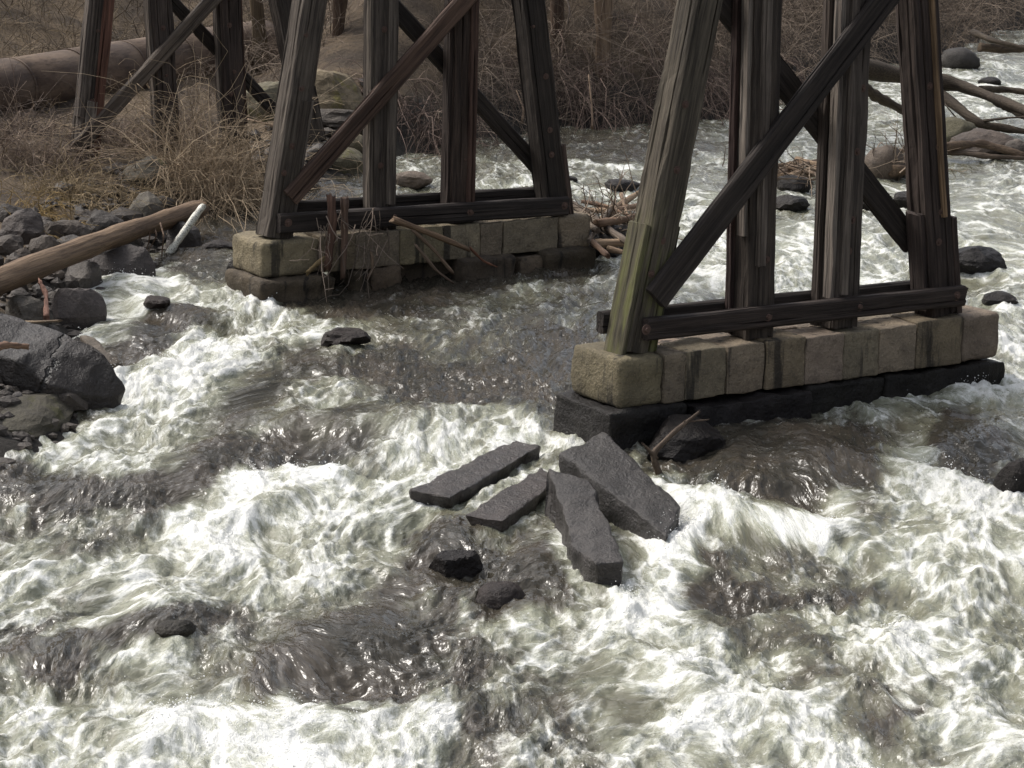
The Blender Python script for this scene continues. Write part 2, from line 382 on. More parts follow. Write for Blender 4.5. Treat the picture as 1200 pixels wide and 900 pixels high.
# ------------------------------------------------------------------ the river
def blob(x, y, bx, by, rx, ry, ang):
    "soft ellipse on the water: centre and radii given as seen in the photo, laid out on the water plane in metres"
    p = at(bx, by, -.95 if by > 430 else (-.75 if by > 330 else -.58)); s = scale_at(p); dep = (CAMH+.8)/np.linalg.norm(p[:2])
    a = math.radians(ang); ca, sa = math.cos(a), math.sin(a)
    X = (x-p[0])*s; Y = -(y-p[1])*s*dep                           # local pixels, y down
    u = (X*ca+Y*sa)/rx; v = (-X*sa+Y*ca)/ry
    return np.exp(-(u*u+v*v)**1.35)
FOAM = [  # x, y, rx, ry, angle, amount
 (150, 835, 240, 52, 0, .50), (330, 840, 150, 48, 0, .35), (230, 775, 70, 22, -10, .3), (60, 790, 90, 30, 0, .3), (80, 880, 160, 40, 0, .2),
 (420, 790, 110, 22, -8, .35), (440, 850, 80, 40, 0, .2), (490, 745, 40, 70, 20, .25), (505, 690, 30, 50, 25, .3),
 (400, 572, 150, 20, 0, .55), (300, 575, 60, 20, -10, .4), (300, 625, 170, 32, 0, .33), (180, 640, 100, 28, -10, .25), (480, 600, 80, 30, -10, .2), (240, 672, 150, 18, -4, .3), (120, 640, 80, 14, -15, .2),
 (500, 535, 95, 22, -6, .38), (430, 520, 60, 22, 0, .2), (360, 500, 50, 14, -10, .2), (560, 520, 40, 16, 0, .3),
 (95, 532, 125, 22, 3, .5), (180, 500, 70, 18, -5, .3), (20, 640, 40, 50, 0, .3), (15, 740, 20, 30, 0, .25),
 (235, 345, 70, 18, 12, .55), (190, 322, 24, 16, 0, .55), (310, 375, 95, 13, 8, .4), (140, 362, 38, 12, 5, .45), (190, 425, 42, 26, 0, .42), (215, 460, 60, 22, 0, .35), (320, 410, 90, 20, -8, .30), (260, 440, 60, 20, 0, .3), (400, 470, 60, 12, -10, .22), (345, 365, 14, 30, 25, .3),
 (480, 385, 90, 10, -4, .12), (500, 405, 110, 9, 3, .12), (640, 390, 80, 12, 0, .06), (430, 350, 60, 6, 0, .1), (600, 350, 80, 8, 0, .12),
 (1150, 475, 90, 22, 0, .45), (1040, 480, 140, 20, -5, .28), (960, 505, 90, 20, 0, .18), (1190, 432, 30, 14, 0, .55),
 (870, 592, 90, 18, 8, .55), (800, 600, 46, 30, 20, .4), (930, 618, 90, 12, 8, .35), (790, 665, 40, 45, 10, .5), (830, 640, 60, 24, 0, .25), (820, 560, 22, 40, 0, .25),
 (1120, 585, 110, 22, 10, .5), (1160, 620, 100, 50, 0, .36), (1050, 660, 110, 40, -15, .24), (980, 720, 150, 20, -12, .22), (1120, 730, 120, 30, 0, .22), (1020, 620, 60, 30, 0, .15),
 (870, 790, 120, 40, 12, .42), (960, 820, 80, 40, 10, .35), (800, 740, 100, 22, 15, .3), (720, 850, 80, 40, -25, .28), (780, 880, 90, 26, -10, .3), (1080, 850, 150, 30, 0, .24), (1170, 790, 60, 80, 0, .25),
 (630, 690, 55, 22, 0, .4), (700, 700, 70, 24, 0, .2), (680, 740, 90, 16, -8, .18), (610, 850, 60, 30, 0, .1), (560, 790, 60, 30, 0, .08), (740, 690, 100, 10, 6, .18),
 (760, 565, 20, 30, 20, .3), (200, 738, 40, 14, 0, .35), (790, 635, 30, 10, 20, .3), (700, 672, 50, 8, 5, .3), (655, 655, 20, 14, 40, .25), (510, 590, 40, 6, -25, .25), (600, 600, 16, 14, -40, .2), (500, 680, 16, 12, 0, .3), (560, 650, 14, 18, 0, .2), (550, 690, 30, 6, 0, .2), (620, 540, 22, 12, -25, .4), (530, 600, 30, 10, -25, .15),
 (830, 245, 60, 16, 0, .3), (830, 335, 95, 20, 0, .5), (950, 290, 140, 30, 0, .45), (960, 345, 130, 14, -4, .3), (1110, 105, 110, 24, 0, .38), (1190, 90, 60, 14, 0, .25), (1030, 150, 80, 20, 0, .3), (940, 180, 60, 20, 0, .22),
 (1120, 235, 110, 40, 0, .2), (1170, 300, 70, 50, 0, .2), (1160, 390, 60, 30, 0, .25), (610, 216, 60, 5, 0, .5), (690, 222, 60, 5, 4, .45), (600, 190, 70, 4, 0, .2), (700, 193, 90, 3.5, 0, .35), (830, 195, 60, 5, 0, .25), (780, 240, 30, 12, 0, .3), (230, 275, 10, 8, 0, .1), (400, 250, 60, 6, 0, .15), (270, 325, 8, 12, 0, .5), (720, 300, 40, 14, 0, .2),
]
DARK = [
 (560, 470, 130, 26, 0, .42), (430, 445, 110, 30, 0, .32), (600, 430, 120, 26, 0, .25), (340, 520, 90, 20, -12, .4), (200, 575, 70, 34, -25, .62), (50, 585, 90, 22, 5, .55), (60, 600, 80, 14, 0, .3), (240, 530, 50, 26, 0, .35), (430, 530, 50, 16, 0, .45),
 (380, 750, 100, 36, -12, .72), (470, 700, 60, 44, -35, .6), (190, 700, 40, 22, 0, .5), (250, 700, 22, 50, 0, .3), (75, 748, 52, 24, 0, .45), (110, 705, 40, 20, -20, .38), (30, 690, 40, 24, 0, .35), (90, 655, 40, 18, -20, .4), (510, 625, 55, 55, 0, .55), (560, 665, 70, 40, 0, .5), (640, 640, 40, 34, 0, .5), (550, 720, 60, 20, 0, .35), (530, 770, 40, 40, 0, .35),
 (940, 570, 130, 34, 4, .75), (830, 545, 60, 34, 0, .6), (900, 510, 90, 18, -8, .25), (1160, 545, 34, 22, 0, .7), (860, 478, 190, 13, -8, .55), (740, 540, 50, 16, 0, .3), (960, 690, 60, 20, -12, .42), (860, 670, 26, 36, 0, .5), (880, 700, 40, 18, 0, .3), (930, 650, 60, 16, 0, .2), (1050, 785, 120, 14, -12, .3), (920, 740, 90, 18, 5, .3), (1180, 830, 60, 20, 0, .25),
 (540, 830, 60, 50, 0, .3), (640, 800, 70, 40, 0, .2), (900, 865, 50, 30, 0, .3), (680, 700, 20, 24, 0, .3), (1020, 690, 60, 14, -10, .15),
 (480, 340, 220, 12, -5, .7), (430, 370, 90, 14, 0, .4), (560, 385, 150, 34, -4, .14), (680, 330, 60, 24, 0, .12), (700, 172, 170, 20, 0, .24), (560, 240, 60, 10, 0, .2), (240, 295, 50, 26, 0, .55), (230, 258, 60, 14, 0, .5), (290, 260, 40, 14, 0, .4), (330, 215, 90, 26, 0, .6), (250, 325, 30, 12, 0, .5), (195, 385, 50, 14, 5, .7), (155, 405, 40, 14, 0, .45), (140, 362, 16, 7, 0, .3), (300, 345, 40, 8, 0, .3), (640, 450, 60, 40, 0, .3), (60, 485, 70, 16, -10, .5), (460, 330, 100, 8, 0, .5),
 (300, 480, 50, 18, -10, .25), (360, 445, 40, 14, 0, .25), (1000, 540, 60, 24, 0, .25),
]
HUMP = [  # standing water over sunken boulders (metres), and the holes below them
 (385, 715, 95, 34, -12, .13), (400, 778, 90, 14, -8, -.05), (195, 690, 60, 24, 0, .15), (190, 742, 50, 12, 0, -.08), (80, 705, 60, 26, 0, .08), (80, 765, 80, 12, 0, -.05), (260, 800, 220, 18, 0, .12),
 (200, 545, 70, 22, -15, .12), (220, 595, 60, 10, -15, -.10), (300, 585, 60, 14, -10, .12), (430, 505, 160, 14, 0, .12), (440, 545, 130, 9, 0, -.08), (60, 565, 90, 16, 0, .08), (60, 600, 90, 9, 0, -.05),
 (920, 545, 120, 24, 4, .16), (900, 583, 110, 8, 6, -.12), (880, 605, 100, 14, 8, .13), (1140, 530, 60, 16, 0, .13), (1100, 560, 90, 8, 8, -.05), (1100, 585, 110, 12, 10, .08), (1000, 655, 70, 14, -10, -.06), (880, 780, 130, 16, 12, .10), (800, 640, 40, 18, 0, .08), (860, 690, 90, 12, 0, -.08), (1110, 620, 120, 18, 0, .06),
 (195, 375, 50, 10, 5, .14), (150, 395, 45, 9, 0, .10), (145, 355, 30, 9, 0, .14), (235, 330, 60, 8, 10, .08), (240, 300, 60, 10, 0, .10), (640, 645, 45, 18, 0, .10), (520, 620, 60, 20, 0, .06), (830, 320, 90, 6, 0, .08), (775, 606, 30, 14, 30, -.12), (560, 560, 80, 12, -30, -.06), (690, 650, 60, 16, 0, -.06), (950, 270, 120, 6, 0, .08), (610, 213, 60, 4, 0, .06),
]
EDGE = [  # obstacles the current breaks on: two photo points and a half width in photo pixels
 ((529, 668), (529, 668), 27), ((586, 700), (586, 700), 26), ((182, 358), (182, 358), 15), ((1148, 315), (1148, 315), 28), ((1174, 356), (1174, 356), 18), ((400, 398), (400, 398), 22), ((736, 600), (736, 600), 12), ((1192, 568), (1192, 568), 20),
 ((140, 326), (140, 326), 30), ((90, 382), (90, 382), 26), ((498, 578), (617, 520), 13), ((566, 608), (640, 556), 14), ((658, 566), (704, 652), 24), ((684, 528), (776, 606), 28), ((20, 440), (130, 462), 24), ((800, 526), (800, 526), 36), ((728, 224), (728, 224), 18)]
def edge_foam(x, y):
    g = np.zeros(x.shape)
    for a, b, r in EDGE:
        zl = -.95 if a[1] > 430 else -.65; A = at(*a, zl)[:2]; B = at(*b, zl)[:2]; R = r/scale_at(np.append(A, zl)); e = B-A; L2 = max(e@e, 1e-6)
        t = np.clip(((x-A[0])*e[0]+(y-A[1])*e[1])/L2, 0, 1); dx = x-A[0]-t*e[0]; dy = y-A[1]-t*e[1]
        d = np.hypot(dx, dy*.75)-R; down = np.clip(-dy/.5, -.3, 1)                  # more on the downstream side
        g = np.maximum(g, np.exp(-(np.maximum(d, 0)/(.09+.10*np.clip(down, 0, 1)))**1.3)*(.7+.4*down))
    return g
CALM = [(560, 550, 90, 30, -25, .85), (600, 585, 60, 26, -30, .8), (700, 590, 70, 50, 40, .5), (530, 668, 50, 20, 0, .6), (586, 700, 40, 14, 0, .6)]
def river_fields(x, y):
    # the painter's ellipses are bent by noise so that no outline stays round
    wx = x+.30*fbm(x*.9, y*.45, 21, 3)+.10*fbm(x*3, y*1.5, 25, 2); wy = y+.9*fbm(x*.8+9, y*.4, 22, 3)+.25*fbm(x*3, y*1.5, 26, 2)
    Fm = np.full(x.shape, .40)
    for b in FOAM: Fm += blob(wx, wy, *b[:5])*b[5]*(.79 if b[1] > 430 or b[0] < 780 else .58)
    for b in DARK: Fm -= blob(wx, wy, *b[:5])*b[5]*.76
    Fm = np.where(Fm > .55, .55+.36*(1-np.exp(-(Fm-.55)/.36)), Fm)            # even the whitest water shows green through it
    Fm = np.where(Fm < .15, .15-.16*(1-np.exp(-(.15-Fm)/.16)), Fm)
    Hm = np.zeros(x.shape)
    wx2 = x+.10*fbm(x*1.2, y*.6, 31, 2); wy2 = y+.35*fbm(x*1.1, y*.6, 32, 2)
    for b in HUMP: Hm += blob(wx2, wy2, *b[:5])*b[5]
    return Fm, Hm
def build_river():
    NR, NC = 920, 700
    t = np.linspace(0, 1, NR); e = -.75
    Y = (12.0**e+(82.0**e-12.0**e)*t)**(1/e)
    S = np.linspace(-1, 1, NC)
    x = np.outer(.245*Y+1.3, S)+.012*Y[:, None]; y = np.repeat(Y[:, None], NC, 1)
    Fm, Hm = river_fields(x, y)
    eg = edge_foam(x, y); Fm = Fm+eg*(.16+.34*np.clip(fbm(x*3.5, y*2.5, 131, 3)+.4, 0, 1))
    ca = np.ones(x.shape)
    for b in CALM: ca = np.minimum(ca, 1-b[5]*blob(x, y, *b[:5]))
    hump = np.clip(Hm/.12, 0, 1)
    Fc = np.clip(Fm, 0, 1.1)
    far = sstep(28, 45, y)
    # flow-bent coordinates, long axis down the current
    qx = x+.35*fbm(x*.5, y*.3, 41, 3)+.22*np.tanh(x/2)*(y-20)*.25; qy = y+.5*fbm(x*.6, y*.3, 42, 3)
    turb = .45+.6*np.clip(Fc, 0, 1)
    big = fbm(qx*.9, qy*.45, 51, 3)*.10
    rid = (ridged(qx*1.3, qy*.75, 55, 3)-.55)*.13
    mid = (ridged(qx*3.6, qy*2.1, 61, 3)-.55)*.06
    rip = fbm(qx*4.2, qy*3.4, 71, 3, .6)*.022+(ridged(qx*8.0, qy*6.0, 73, 2)-.6)*.026
    froth = np.abs(fbm(qx*4.5, qy*3.2, 81, 3))*.05+np.abs(fbm(qx*14, qy*9, 85, 2))*.016
    fz = sstep(.45, .85, Fc)
    calm = (1-.6*far)*ca*(1-.45*hump)
    z = river_level(x, y)+Hm+calm*((big+rid)*turb+mid*(.35+.65*np.clip(Fc, 0, 1)))+rip*(1-.4*fz)*(1-.6*hump)*(1-.4*far)*(1+.8*(1-sstep(.1, .45, Fc)))+froth*fz*calm+eg*.035
    z += (.05*fbm(x*.35, y*1.2, 91, 2)+.035*fbm(x*1.2, y*3.2, 92, 3))*far
    # foam value per point: the mapped share of foam, torn by streaks that run with the current
    crest = np.clip((big+rid+mid*1.2)/.10, -1, 1)
    st = fbm(qx*1.9, qy*1.0, 101, 4, .55); lace = ridged(qx*2.6, qy*1.5, 111, 3, .5)-.55
    foam = Fm+.20*st+.13*lace+.12*crest
    V = np.stack([x, y, z], -1).reshape(-1, 3)
    i, j = np.meshgrid(np.arange(NR-1), np.arange(NC-1), indexing='ij')
    Fq = np.stack([i*NC+j, i*NC+j+1, (i+1)*NC+j+1, (i+1)*NC+j], -1).reshape(-1, 4)
    me = np_mesh('river', V, Fq)
    for nm, val in (('foam', foam), ('aeration', Fm), ('flow_x', qx), ('flow_y', qy)):
        a = me.attributes.new(nm, 'FLOAT', 'POINT'); a.data.foreach_set('value', val.astype(np.float32).ravel())
    return me, x, y, z, foam
nb = NB('white_water')
def attr(n): a = nb.n('Attribute'); a.attribute_name = n; return a.outputs['Fac']
cx = nb.n('CombineXYZ'); nb.set(cx.inputs[0], attr('flow_x')); nb.set(cx.inputs[1], nb.math('MULTIPLY', attr('flow_y'), .72))
fv = cx.outputs[0]
d1 = nb.noise(fv, 4.5, 6, .62, .1); d2 = nb.noise(fv, 16, 6, .68, .1); d3 = nb.noise(fv, 55, 4, .7); d5 = nb.noise(fv, 130, 2, .6)
wv = nb.n('VectorMath', operation='MULTIPLY_ADD'); nb.set(wv.inputs[0], nb.noise(fv, 3.5, 4, .6, 0, 1)); wv.inputs[1].default_value = (.16, .16, 0); nb.set(wv.inputs[2], fv)
def cells(scale, w):                                               # foam gathers in torn nets between upwelling cells
    vo = nb.n('TexVoronoi', feature='DISTANCE_TO_EDGE'); nb.set(vo.inputs['Vector'], wv.outputs[0]); vo.inputs['Scale'].default_value = scale
    return nb.step(vo.outputs['Distance'], w, 0.0)
net = nb.math('ADD', nb.math('MULTIPLY', cells(3.0, .17), .65), nb.math('MULTIPLY', cells(8, .2), .35))
fo = attr('foam')
m = nb.math('ADD', fo, nb.math('MULTIPLY_ADD', d1, .75, -.375))
milk = nb.step(m, .30, .92)
m = nb.math('ADD', m, nb.math('MULTIPLY_ADD', d2, .50, -.25))
m = nb.math('ADD', m, nb.math('MULTIPLY_ADD', d3, .50, -.25))
m = nb.math('ADD', m, nb.math('MULTIPLY_ADD', d5, .30, -.15))
m2 = nb.math('ADD', m, nb.math('MULTIPLY_ADD', net, .40, -.12))
veil = nb.step(m2, .44, .80)
core = nb.step(m2, .66, .98)
foam = nb.math('ADD', nb.math('MULTIPLY', veil, .34), nb.math('MULTIPLY', core, .66))
foam_glint = nb.math('MULTIPLY', nb.step(nb.math('ADD', nb.noise(fv, 34, 3, .6, .4), nb.math('MULTIPLY_ADD', d1, .35, -.175)), .62, .72), .4)  # small foam specks that also paint white highlights onto the dark water
foam = nb.math('MAXIMUM', foam, nb.math('MULTIPLY', foam_glint, nb.step(fo, -.25, .35)))
ae = nb.step(nb.math('ADD', attr('aeration'), nb.math('MULTIPLY_ADD', d1, .5, -.25)), .14, .66)
c = nb.mix(nb.step(nb.noise(fv, 2.0, 4), .4, .6), (.056, .047, .036), (.037, .033, .025))
c = nb.mix(nb.math('MULTIPLY', ae, .9), c, (.176, .174, .124))
c = nb.mix(nb.math('MULTIPLY', nb.math('MULTIPLY', ae, nb.step(d2, .55, .40)), .4), c, (.085, .088, .055))
c = nb.mix(nb.math('MULTIPLY', milk, .75), c, (.345, .36, .275))
c = nb.mix(foam, c, (.69, .69, .655))
d6 = nb.noise(fv, 9, 3, .5)
hh = nb.math('ADD', nb.math('MULTIPLY', d6, 1.1), nb.math('MULTIPLY', nb.step(fo, .3, .8), nb.math('ADD', nb.math('MULTIPLY', d2, .45), nb.math('MULTIPLY', d3, .35))))
ro = nb.math('MULTIPLY_ADD', foam, .44, .17)
MWAT = nb.done(c, ro, nb.bump(hh, .8, .06), .5); nb.b.inputs['IOR'].default_value = 1.33
wme, wxx, wyy, wzz, wfo = build_river()
tag(link('river', wme, MWAT), kind='structure')
def wz(x, y):
    "height of the built water near a point"
    k = np.argmin((wxx[::6, ::6]-x)**2+(wyy[::6, ::6]-y)**2); return float(wzz[::6, ::6].ravel()[k])

def on_water(px, py):
    z = -.9
    for _ in range(5): p = at(px, py, z); z = wz(p[0], p[1])
    return at(px, py, z)

# spray thrown up along the breaking foam
def build_spray():
    rng = np.random.default_rng(7)
    g = np.gradient(wzz, axis=0)
    wgt = np.clip(wfo-.72, 0, .5)*(wyy < 36)*(.3+np.clip(g*-40, 0, 1.5))
    p = wgt.ravel()/wgt.sum(); k = rng.choice(p.size, 7000, p=p)
    P = np.stack([wxx.ravel()[k], wyy.ravel()[k], wzz.ravel()[k]], 1)+rng.standard_normal((len(k), 3))*[.03, .04, 0]; P[:, 2] += rng.exponential(.035, len(k))+.005
    r = np.clip(rng.lognormal(-5.75, .45, len(k)), .0012, .009)
    O = np.array([[1, 0, 0], [-1, 0, 0], [0, 1, 0], [0, -1, 0], [0, 0, 1], [0, 0, -1.]]); T = np.array([[0, 2, 4], [2, 1, 4], [1, 3, 4], [3, 0, 4], [2, 0, 5], [1, 2, 5], [3, 1, 5], [0, 3, 5]])
    V = (P[:, None]+O[None]*r[:, None, None]*rng.uniform(.7, 1.5, (len(k), 1, 3))).reshape(-1, 3); Ft = (T[None]+6*np.arange(len(k))[:, None, None]).reshape(-1, 3)
    n2 = NB('spray_drops'); m = n2.done((.8, .8, .78), .4)
    tag(link('spray', np_mesh('spray', V, None, Ft), m), 'white droplets of spray above the breaking foam', 'spray', kind='stuff')
build_spray()

# ------------------------------------------------------------------ stone piers
AL = math.radians(33.0)
DV = np.array([math.cos(AL), math.sin(AL), 0]); NF = np.array([math.sin(AL), -math.cos(AL), 0]); ZV = np.array([0, 0, 1.])   # along a bent, towards its near face, up
ROTP = [[DV[i], -NF[i], ZV[i]] for i in range(3)]
def pier(p0, front, back, ujoint, top, hgt, lower, lz, label, seed, wet_at, low_m):
    root = empty('stone_pier', p0+DV*2+ZV*-1.0); tag(root, label, 'pier')
    rng = np.random.default_rng(seed)
    def blk(u0, u1, v0, v1, z0, z1, m, col, rnd=.05, rough=.016):
        c = p0+DV*(u0+u1)/2+NF*(v0+v1)/2+ZV*(z0+z1)/2
        o = link('stone_block', block_mesh(u1-u0-.007, v1-v0-.006, z1-z0-.006, int(rng.integers(1, 9999)), rnd, rough), m, root, c, ROTP)
        k = rng.uniform(.68, 1.15); o.color = (*(np.array(col)*k*np.array([1, rng.uniform(.95, 1.04), rng.uniform(.88, 1.05)])), 1); return o
    n = len(ujoint)-1
    for i in range(n):
        e = i == 0 or i == n-1
        b0 = back if e else front-.44
        blk(ujoint[i], ujoint[i+1], b0+rng.uniform(-.01, .01), front+rng.uniform(-.008, .006), top-hgt, top+rng.uniform(-.012, .008), MBLK, (1, .97, .93), .05 if e else .018, .016 if e else .012)
    u = ujoint[1]; ue = ujoint[-2]
    while u < ue-.1:
        u1 = min(ue, u+rng.uniform(.55, .85))
        if ue-u1 < .3: u1 = ue
        blk(u, u1, back, front-.45, top-hgt, top+rng.uniform(-.03, -.005), MBLK, (.95, .9, .85), .02, .01); u = u1
    for (a, b, v0, v1, zt) in lower:
        blk(a, b, v0, v1+rng.uniform(-.03, .03), lz, zt+rng.uniform(-.015, .01), low_m, wet_at, .04, .032)
    return root
def u_on(p0, px, py, off):
    "distance along a bent of the photo pixel, on the plane lying off metres in front of it"
    return float(np.dot(at_plane(px, py, p0+NF*off, NF)-p0, DV))
B1 = at(740, 411); B2 = at(320, 277); B3 = at(98, 182)
J1 = [u_on(B1, x, 470-(x-725)*.12, .275) for x in (726, 778, 803, 852, 897, 943, 988, 1030, 1074, 1128, 1172)]
pier(B1, .275, -.52, J1, 0, .47, [(J1[0]-.13, J1[0]+.75, -.58, .34, -.47), (J1[0]+.76, J1[0]+2.15, -.5, .40, -.475), (J1[0]+2.16, J1[0]+3.1, -.5, .37, -.465), (J1[0]+3.11, J1[-1]+.06, -.55, .36, -.47)],
     -1.5, 'tan granite block pier with stained joints beside the four fallen slabs', 11, (1.15, 1.1, 1.05), MWET)
J2 = [u_on(B2, x, 305-(x-305)*.09, .25) for x in (306, 376, 417, 469, 520, 563, 590, 655, 693)]
pier(B2, .25, -.5, J2, 0, .42, [(J2[0]-.08, u_on(B2, 395, 330, .4), -.5, .40, -.44), (u_on(B2, 417, 330, .35), u_on(B2, 437, 330, .35), -.4, .33, -.43), (u_on(B2, 440, 330, .35), u_on(B2, 470, 330, .35), -.4, .35, -.42),
     (u_on(B2, 471, 330, .1), u_on(B2, 544, 320, .1), -.4, .08, -.43), (u_on(B2, 545, 315, .4), u_on(B2, 607, 310, .4), -.5, .40, -.40), (u_on(B2, 609, 310, .35), u_on(B2, 639, 310, .35), -.5, .36, -.41), (u_on(B2, 640, 305, .4), u_on(B2, 698, 300, .4), -.5, .42, -.40)],
     -1.2, 'brown stone pier hung with dead branches, standing nearer the rocky bank', 23, (.42, .38, .35), MBLK)

# ------------------------------------------------------------------ timber trestle bents
def beam_between(name, a, b, w, d, xref, m, parent, seed, color, ext=(0, 0), **kw):
    a = np.asarray(a, float); b = np.asarray(b, float); e = (b-a)/np.linalg.norm(b-a); a = a-e*ext[0]; b = b+e*ext[1]
    o = link(name, timber_mesh(float(np.linalg.norm(b-a)), w, d, seed, **kw), m, parent, a, frame(e, xref)); o.color = (*color, 1); return o
bolt_me = None
def bolt(parent, p, r=.028):
    global bolt_me
    if bolt_me is None:
        bm = bmesh.new(); bmesh.ops.create_cone(bm, cap_ends=True, segments=8, radius1=1, radius2=.75, depth=.9); bmesh.ops.create_cone(bm, cap_ends=True, segments=12, radius1=1.7, radius2=1.7, depth=.22, matrix=Matrix.Translation((0, 0, -.45)))
        bolt_me = bpy.data.meshes.new('bolt'); bm.to_mesh(bolt_me); bm.free()
    o = link('bolt', bolt_me, MRUST, parent, p, frame(NF, DV)); o.scale = (r, r, r); return o
def bent(base, posts, front_brace, back_brace, girts, label, seed, PW=.30, tint=None, mats=None, caps=True):
    root = empty('trestle_bent', base); tag(root, label, 'trestle', 'timber bents of the old trestle')
    rng = np.random.default_rng(seed); G = (1, 1, 1)
    tint = tint or [G]*4; mats = mats or [MW]*4; P = []
    for k, (bp, tp) in enumerate(posts):
        a = bp if len(bp) == 3 else at_plane(*bp, base, NF); b = at_plane(*tp, base, NF)
        e = (b-a)/np.linalg.norm(b-a); top = a+e*((6.0-a[2])/e[2])
        o = beam_between('post', a+e*.004, top, PW, PW, DV, mats[k], root, seed*10+k, tint[k], checks=2, wear=.014); P.append((a, e, o))
    # cap beam across the post tops
    l = P[0][0]+P[0][1]*((6.0-P[0][0][2])/P[0][1][2]); r = P[3][0]+P[3][1]*((6.0-P[3][0][2])/P[3][1][2])
    beam_between('cap_beam', l-DV*.5+ZV*.16, r+DV*.5+ZV*.16, .32, .3, ZV, MW, root, seed*10+7, (.6, .55, .5))
    def brace(spec, side, col, name):
        (ax, ay), (bx, by), wd = spec; off = PW/2+.05
        a = at_plane(ax, ay, base+NF*side*off, NF); b = at_plane(bx, by, base+NF*side*off, NF)
        if a[2] > b[2]: a, b = b, a                                # foot first; the head runs on up to the cap
        return beam_between(name, a, b, wd, .09, np.cross(b-a, NF), MW, root, seed*10+11+side, col, (0, 1.6), wear=.007, checks=1), a, b
    fb = brace(front_brace[:3], 1, front_brace[3], 'diagonal_brace'); brace(back_brace[:3], -1, back_brace[3], 'diagonal_brace')
    for (a_, b_, side, hgt, col) in girts:
        off = PW/2+.055+(.0 if side < 0 else .0)
        a = at_plane(*a_, base+NF*side*off, NF); b = at_plane(*b_, base+NF*side*off, NF)
        g = beam_between('horizontal_girt', a, b, hgt, .11, ZV, MW, root, seed*10+20+side, col, wear=.006, checks=1)
        if side > 0:
            for (q, e, o) in P:
                u = float(np.dot(q-a, DV)); zc = a[2]+(b[2]-a[2])*u/max(1e-3, float(np.dot(b-a, DV)))
                for dz in (.01,):
                    bolt(g, q+DV*(rng.uniform(-.06, .06)+.02)+NF*(off+.065)+ZV*(zc+dz-q[2]))
    # bolt heads up the posts and where the brace crosses
    for (q, e, o) in P:
        for zz in (.75, 1.05, 1.7, 2.3):
            bolt(o, q+e*zz+NF*(PW/2+.012)+DV*rng.uniform(-.08, .08), .022)
    return root, P, fb
def splice(P, k, u, v, wd, dp, z0, z1, root, seed, col, m=None):
    "plank bolted to the side of post k: offset u along the bent and v towards its near face"
    q, e, o = P[k]
    return beam_between('splice_plank', q+DV*u+NF*v+e*z0, q+DV*u+NF*v+e*z1, wd, dp, DV, m or MW, o, seed, col, checks=1, wear=.008)
DK = (.42, .38, .37); MD = (.62, .56, .52); LT = (2.1, 2.05, 2.0); RD = (1.15, .82, .68)
r1, P1, fb1 = bent(B1, [((740, 411), (820, 0)), ((880, 393), (890, 0)), ((980, 381), (996, 0)), ((1096, 366), (1074, 0))],
    ((768, 350), (1020, 20), .27, DK), ((850, 8), (1068, 285), .24, DK),
    [((756, 386), (1128, 346), 1, .2, (.5, .42, .4)), ((703, 378), (1112, 336), -1, .2, (.4, .36, .35))],
    'near timber bent with moss-streaked raking post, on the tan granite pier', 3, .31, [(1.15, 1.1, 1.0), MD, (.8, .75, .72), (.6, .5, .48)], [MWM, MW, MW, MW])
splice(P1, 0, .175, -.02, .06, .26, 0, 1.16, r1, 401, (.75, .8, .6), MWM); splice(P1, 0, -.19, .0, .05, .28, .0, 1.2, r1, 402, (1.2, 1.2, .95), MWM)
splice(P1, 3, .185, .02, .07, .27, 0, .98, r1, 403, (.8, .65, .62)); splice(P1, 3, -.185, -.0, .06, .22, .05, 1.03, r1, 404, (.6, .5, .5))
splice(P1, 1, -.18, .06, .05, .10, .98, 5.9, r1, 405, LT); splice(P1, 1, -.045, .178, .10, .05, .70, 5.9, r1, 406, (1.7, 1.62, 1.55)); splice(P1, 1, -.18, -.11, .05, .08, .02, 5.9, r1, 407, (.7, .5, .5))
splice(P1, 2, -.18, .08, .05, .12, .3, 5.9, r1, 408, LT); splice(P1, 2, -.08, .178, .09, .05, .34, 5.9, r1, 409, (1.7, 1.62, 1.55)); splice(P1, 2, -.18, -.1, .05, .1, .0, 5.9, r1, 410, (.9, .8, .75))
splice(P1, 3, .04, .175, .05, .04, 1.0, 5.9, r1, 411, (3.0, 2.3, 1.55))
r2, P2, fb2 = bent(B2, [((320, 277), (363, 0)), ((444, 267), (447, 0)), ((536, 259), (541, 0)), ((648, 250), (619, 0))],
    ((340, 232), (525, 22), .22, RD), ((470, 18), (632, 198), .2, DK),
    [((326, 262), (664, 241), 1, .22, (.4, .36, .36)), ((342, 244), (642, 226), -1, .16, (.35, .32, .32))],
    'middle timber bent with a reddish diagonal brace, on the pier hung with dead branches', 5, .30, [(1.2, 1.15, 1.08), (.95, .9, .86), (.7, .56, .5), (.42, .38, .36)])
splice(P2, 0, .17, .0, .05, .22, .0, 1.55, r2, 421, (1.8, 1.75, 1.7)); splice(P2, 0, .06, .175, .1, .05, .0, 1.55, r2, 422, (.6, .55, .5))
splice(P2, 3, .17, .05, .06, .22, .0, .85, r2, 423, (1.0, .8, .75))
splice(P2, 1, -.17, .06, .05, .10, .0, 5.9, r2, 425, (1.8, 1.75, 1.65)); splice(P2, 1, .05, .172, .1, .05, .3, 5.9, r2, 426, (1.3, 1.25, 1.2)); splice(P2, 2, .07, .172, .1, .05, .1, 5.9, r2, 427, (.9, .6, .52)); splice(P2, 2, -.17, .0, .05, .14, .0, 5.9, r2, 428, (.6, .5, .48))
b3r = [B3+DV*u for u in (0, 1.25, 2.25, 3.5)]
